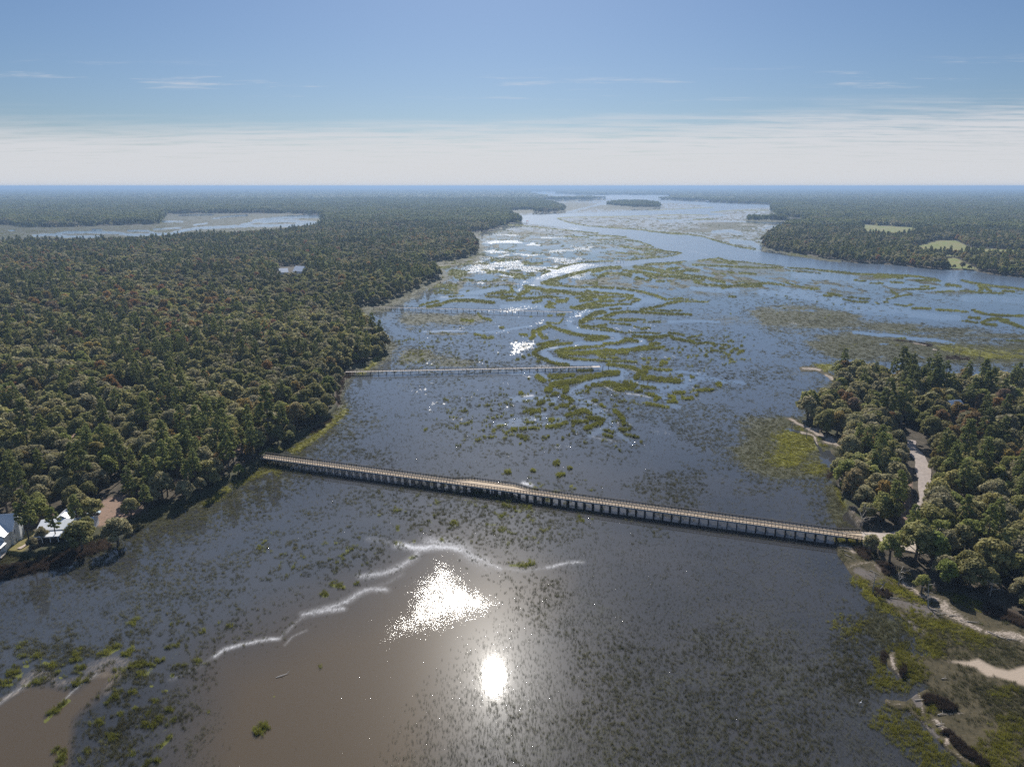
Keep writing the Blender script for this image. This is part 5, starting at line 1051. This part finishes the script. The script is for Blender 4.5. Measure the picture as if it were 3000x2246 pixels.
for i, (x, y) in enumerate([(1290,560),(1340,590),(1420,600),(1480,640),(1560,650),(1700,735),(1760,760),(1830,770),(1240,470),(1120,410),(660,150),(690,190),(860,300),(1350,1040),(1300,570),(1200,1190),(1320,1360),(1010,480),(1330,1290)]):
    u, v = Kc.p([(x, y)])[0]; g_ = G(u, v, .55); L_ = rg_.uniform(1.6, 4.2)
    m = MB().tube([(-L_/2, 0, 0), (0, .12, .1), (L_/2, 0, .05)], [.13, .10, .04], 6).tube([(L_*.1, 0, .1), (L_*.3, .7, .5)], [.06, .02], 4)
    l_ = m.build('driftwood_log', M['deadwood'], None, (g_.x, g_.y, max(float(ground_z(np.array([g_.x]), np.array([g_.y]))[0]), 0)+.15), rg_.uniform(-1.2, .2))
    tag(l_, 'pale driftwood log lying on the sandy and marshy lower right shore', 'driftwood', 'driftwood on the lower right shore')
g_ = G(825, 1979, .1); m = MB().tube([(-1.2, -.6, 0), (0, 0, .15), (1.1, .7, .1), (1.6, 1.5, .5)], [.09, .08, .06, .02], 5).tube([(0, 0, .1), (.6, -.4, .3)], [.05, .02], 4)
tag(m.build('floating_branch', surf('pale_branch', (.5,.46,.42), (.6,.56,.5), 3), None, g_), 'pale forked branch sticking out of the brown open water', 'branch')
g_ = G(2521, 2063, 0); eg = link('egret', None, None, g_, .5); tag(eg, 'tiny white egret standing in the dark flooded marsh at lower right', 'bird')
m = MB().tube([(-.35, 0, .55), (-.1, 0, .66), (.15, 0, .62), (.28, 0, .78), (.22, 0, 1.0), (.32, 0, 1.06), (.40, 0, 1.04)], [.04, .15, .11, .05, .035, .045, .03], 8); m.build('body', M['trim'], eg)
MB().tube([(.40, 0, 1.04), (.58, 0, 1.0)], [.015, .005], 4).build('beak', surf('beak', (.6,.4,.05), (.6,.4,.05)), eg)
for s_ in (-.05, .05): MB().tube([(0, s_, .56), (.03, s_, .3), (0, s_, -.1)], .012, 4).build('leg', M['dark'], eg)

# ------------------------------------------------------------------ masses: points that carry plants
def scatter(name, pts, rot, scl, kid, meshes, label, cat):
    """one object whose points carry copies of the given meshes"""
    lib = bpy.data.collections.new(name+'_kinds')
    for j, me_list in enumerate(meshes):
        if not isinstance(me_list, (tuple, list)): me_list = [me_list]
        if len(me_list) == 1: o = bpy.data.objects.new(f'{name}_{j:02d}', me_list[0])
        else:
            a, b_ = me_list; Va = np.empty(len(a.vertices)*3, np.float32); a.vertices.foreach_get('co', Va)
            Fa = [tuple(p.vertices) for p in a.polygons]; o_n = len(a.vertices); Vb = np.empty(len(b_.vertices)*3, np.float32); b_.vertices.foreach_get('co', Vb)
            mm = mesh(f'{name}_{j:02d}', np.concatenate([Va.reshape(-1, 3), Vb.reshape(-1, 3)]), Fa+[tuple(i+o_n for i in p.vertices) for p in b_.polygons])
            mm.materials.append(a.materials[0]); mm.materials.append(b_.materials[0])
            mi = np.zeros(len(mm.polygons), np.int32); mi[len(Fa):] = 1; mm.polygons.foreach_set('material_index', mi)
            o = bpy.data.objects.new(f'{name}_{j:02d}', mm)
        lib.objects.link(o)
    me = bpy.data.meshes.new(name); me.vertices.add(len(pts)); me.vertices.foreach_set('co', np.asarray(pts, np.float32).ravel())
    for an, ty, key, arr in (('rot', 'FLOAT_VECTOR', 'vector', rot), ('scl', 'FLOAT_VECTOR', 'vector', scl), ('kid', 'INT', 'value', kid)):
        a = me.attributes.new(an, ty, 'POINT'); a.data.foreach_set(key, np.asarray(arr, np.int32 if ty == 'INT' else np.float32).ravel())
    ob = tag(link(name, me), label, cat, kind='stuff')
    gt = bpy.data.node_groups.new(name, 'GeometryNodeTree')
    gt.interface.new_socket('Geometry', in_out='INPUT', socket_type='NodeSocketGeometry'); gt.interface.new_socket('Geometry', in_out='OUTPUT', socket_type='NodeSocketGeometry')
    t = NT(gt); gi = t.node('NodeGroupInput'); go = t.node('NodeGroupOutput')
    ci = t.node('GeometryNodeCollectionInfo'); ci.inputs['Collection'].default_value = lib; ci.inputs['Separate Children'].default_value = True; ci.inputs['Reset Children'].default_value = True
    def at(nm, dt):
        n_ = t.node('GeometryNodeInputNamedAttribute', data_type=dt); n_.inputs['Name'].default_value = nm; return n_.outputs[0]
    er = t.node('FunctionNodeEulerToRotation', {0: at('rot', 'FLOAT_VECTOR')})
    ip = t.node('GeometryNodeInstanceOnPoints', {'Points': gi.outputs[0], 'Instance': ci.outputs[0], 'Instance Index': at('kid', 'INT'), 'Rotation': er.outputs[0], 'Scale': at('scl', 'FLOAT_VECTOR')})
    ip.inputs['Pick Instance'].default_value = True
    t.l.new(ip.outputs[0], go.inputs[0])
    md = ob.modifiers.new('scatter', 'NODES'); md.node_group = gt
    return ob
rg = np.random.default_rng(5)
for kd, nm, prots, lab in ((0, 'oak_woodland', M_OAK, 'rest of the grey-green live oak canopy filling the woods on both shores'), (1, 'pine_woodland', M_PINE, 'rest of the dark green pines scattered through the woods on both shores'),
                           (2, 'autumn_woodland', M_AUT, 'rest of the orange and yellow trees scattered through the woods'), (3, 'broadleaf_woodland', M_LIME, 'rest of the fresh green trees scattered through the woods')):
    k = (~used) & (kind == kd); m_ = int(k.sum()); s_ = rg.uniform(.62, 1.28, m_) if kd != 1 else rg.uniform(.66, 1.0, m_)
    s_ = s_*np.where(edge_[k], .82, 1.0)
    scatter(nm, np.stack([X[k], Y[k], np.maximum(tz[k], 0)-.1], -1), np.stack([np.zeros(m_), np.zeros(m_), rg.uniform(0, 6.28, m_)], -1), np.stack([s_*1.05, s_*1.05, s_], -1), rg.integers(0, len(prots), m_), prots, lab, 'woodland')
# distant woods: patches of many small crowns
def patch(seed, wd, nc, tri):
    r_ = np.random.default_rng(seed); C, R = [], []
    for i in range(nc):
        x, y = r_.uniform(-wd/2, wd/2, 2); hgt = r_.uniform(9, 15.5); rr_ = r_.uniform(3.2, 5.2); C.append((x, y, hgt-rr_*.6)); R.append((rr_, rr_, rr_*.9))
    V_, F_ = leaves(r_, C, R, nc*tri, 1.7, .6, .1); skirt = leaves(r_, [(c[0], c[1], 5) for c in C], [(3.5, 3.5, 5)]*nc, nc*10, 2.3, .0, .0)
    return mesh('patch', np.concatenate([V_, skirt[0]]), np.concatenate([F_, skirt[1]+len(V_)]), M['pine' if seed % 5 else 'oak'])
patches = [patch(40+i, 34, 14, 46) for i in range(5)]
Xa, Ya, Ua, Va_ = grid_pts(2300, 7000, 30, seed=3); Xb, Yb, Ub, Vb_ = grid_pts(7000, 45000, 150, seed=4)
ka = mapval(FOREST, Xa, Ya) > .5; kb = mapval(FOREST, Xb, Yb) > .5
Xf = np.concatenate([Xa[ka], Xb[kb]]); Yf = np.concatenate([Ya[ka], Yb[kb]]); big = np.concatenate([np.ones(ka.sum()), np.full(kb.sum(), 4.6)])
nf_ = len(Xf); hz = (.85+.5*fbm(Xf, Yf, 420, 3))*rg.uniform(.85, 1.2, nf_)
scatter('distant_woodland', np.stack([Xf, Yf, np.full(nf_, .3)], -1), np.stack([np.zeros(nf_), np.zeros(nf_), rg.uniform(0, 6.28, nf_)], -1), np.stack([big*1.05, big*1.05, hz*(1+.15*(big > 1))], -1), rg.integers(0, 5, nf_), patches, 'hazy woodland stretching away to the horizon', 'woodland')

# ------------------------------------------------------------------ marsh grass
def tuft(seed, nb_, w_, h_, r_, mat):
    g_ = np.random.default_rng(seed); a = g_.uniform(0, 6.283, nb_); q = r_*np.sqrt(g_.random(nb_)); x, y = q*np.cos(a), q*np.sin(a)
    b_ = g_.uniform(0, 6.283, nb_); hh = h_*g_.uniform(.6, 1.15, nb_); ln = g_.uniform(.05, .45, nb_)*hh; la = g_.uniform(0, 6.283, nb_)
    dx, dy = np.cos(b_)*w_/2, np.sin(b_)*w_/2
    z0 = np.full(nb_, -.08)
    V_ = np.stack([np.stack([x-dx, y-dy, z0], -1), np.stack([x+dx, y+dy, z0], -1), np.stack([x+dx*.5+np.cos(la)*ln, y+dy*.5+np.sin(la)*ln, hh], -1), np.stack([x-dx*.5+np.cos(la)*ln, y-dy*.5+np.sin(la)*ln, hh], -1)], 1).reshape(-1, 3)
    return mesh('tuft', V_, np.arange(4*nb_).reshape(nb_, 4), M[mat])
rg = np.random.default_rng(9)
NCAND = 640000
cu = rg.uniform(-160, 3160, NCAND); cv = 560+(2420-560)*rg.random(NCAND)**1.0
xx, yy = (cu-CX)/F, -(cv-CY)/F; tt = -H/(-spn+yy*cp); TX, TY = xx*tt, (cp+yy*spn)*tt
sl = np.hypot(np.hypot(TX, TY), H); unit = sl*7.0/F                 # patch grows with distance
land_here = mapval(LAND, TX, TY); shell_here = mapval(SHELL, TX, TY)-mapval(MARSH2, TX, TY)
tzz = np.maximum(ground_z(TX, TY)*(land_here > .2), 0)
mT, mY, mO, mB, mC = [mapval(q, TX, TY) for q in (TALL, YELL, OLIVE, BROWNG, COVER)]
sandh = mapval(np.maximum(SAND, POOL), TX, TY)
rr1 = rg.random(NCAND); fine_n = fbm(TX, TY, 3.2, 3)
ok = (shell_here < .5) & (sandh < .4)
kT = ok & (rr1 < mT*np.where(cv > 1380, sstep(fine_n, .35, .62)*.8, 1.0)) & (mT > np.where(cv > 1380, .08, .3))
kY = ok & ~kT & (rg.random(NCAND) < mY*.85)
kB = ok & ~kT & ~kY & (rg.random(NCAND) < mB)
kO = ok & ~kT & ~kY & ~kB & (rg.random(NCAND) < np.maximum(mO*.7, mapval(zoneC*(1-CLEAR), TX, TY)*.3*sstep(fine_n, .4, .6)))
kC = ok & ~kT & ~kY & ~kB & ~kO & (rg.random(NCAND) < mC*.75*(.4+.6*sstep(fine_n, .3, .7))) & (cv > 640)
def grow_banks(name, mat, nb_, w_, h_, label):
    wt = np.where((TALL > .3) & (CV > 640) & (CV < 1400) & (CU > -100) & (CU < 3100) & (SHELL-MARSH2 < .5), TALL, 0)*np.gradient(Vs)[:, None]*np.gradient(Us)[None, :]
    p_ = (wt/wt.sum()).ravel(); m_ = int(min(330000, wt.sum()/3.2)); ii = rg.choice(len(p_), m_, p=p_); iv, iu = np.divmod(ii, NU)
    f_, q_ = rg.uniform(-.5, .5, m_), rg.uniform(-.5, .5, m_)
    u_ = Us[iu]+f_*np.gradient(Us)[iu]; v_ = Vs[iv]+q_*np.gradient(Vs)[iv]
    a_, b_ = (u_-CX)/F, -(v_-CY)/F; t_ = -H/(-spn+b_*cp); x_, y_ = a_*t_, (cp+b_*spn)*t_
    un = np.hypot(np.hypot(x_, y_), H)*4.2/F; ms = [tuft(80+i, nb_, w_, 1.0, .55, mat) for i in range(4)]; hs = h_*rg.uniform(.7, 1.3, m_)
    scatter(name, np.stack([x_, y_, np.zeros(m_)], -1), np.stack([np.zeros(m_), np.zeros(m_), rg.uniform(0, 6.28, m_)], -1), np.stack([un, un, hs], -1), rg.integers(0, 4, m_), ms, label, 'grass')
def grow(name, k, mat, nb_, w_, h_, hv, label, cat='grass'):
    ms = [tuft(60+i, nb_, w_, 1.0, .55, mat) for i in range(4)]; m_ = int(k.sum()); u_ = unit[k]*(.62 if mat == 'g_sparse' else 1); hs = h_*rg.uniform(1-hv, 1+hv, m_)
    if m_ == 0: return
    scatter(name, np.stack([TX[k], TY[k], tzz[k]], -1), np.stack([np.zeros(m_), np.zeros(m_), rg.uniform(0, 6.28, m_)], -1), np.stack([u_*1.15, u_*1.15, hs], -1), rg.integers(0, 4, m_), ms, label, cat)
    print(name, m_)
grow_banks('bank_cordgrass', 'g_tall', 14, .12, 1.0, 'tall bright green cordgrass on the banks of the winding creeks')
grow('cordgrass', kT & (cv >= 1380), 'g_tall', 20, .07, .75, .35, 'ragged green cordgrass clumps in the shallow water in the foreground')
grow('yellow_marsh_grass', kY, 'g_yell', 20, .075, .55, .3, 'yellow-green marsh grass in the shallows along the shores')
grow('dead_rushes', kB, 'g_brown', 26, .08, .95, .3, 'brown dead rushes along the edge of the woods')
grow('short_marsh_grass', kO, 'g_olive', 16, .07, .5, .3, 'short dull olive grass on the higher marsh')
grow('flooded_grass', kC, 'g_sparse', 8, .06, .5, .4, 'thin dark grass standing in the flooded marsh')

# ------------------------------------------------------------------ air
hm_, t = newmat('haze_air')
pv = t.node('ShaderNodeVolumePrincipled', {'Color': (.33,.49,.73,1), 'Density': 1.05e-4, 'Anisotropy': .2})
t.node('ShaderNodeOutputMaterial', {'Volume': pv.outputs[0]})
hz_ = MB().box((0, 49000, 60), (224000, 104500, 134)); tag(hz_.build('haze', hm_), 'thin blue haze of the coastal air', 'haze', kind='stuff')
print('things', len(SC.objects), 'trees', n, 'far', nf_, 'counts', cnt)
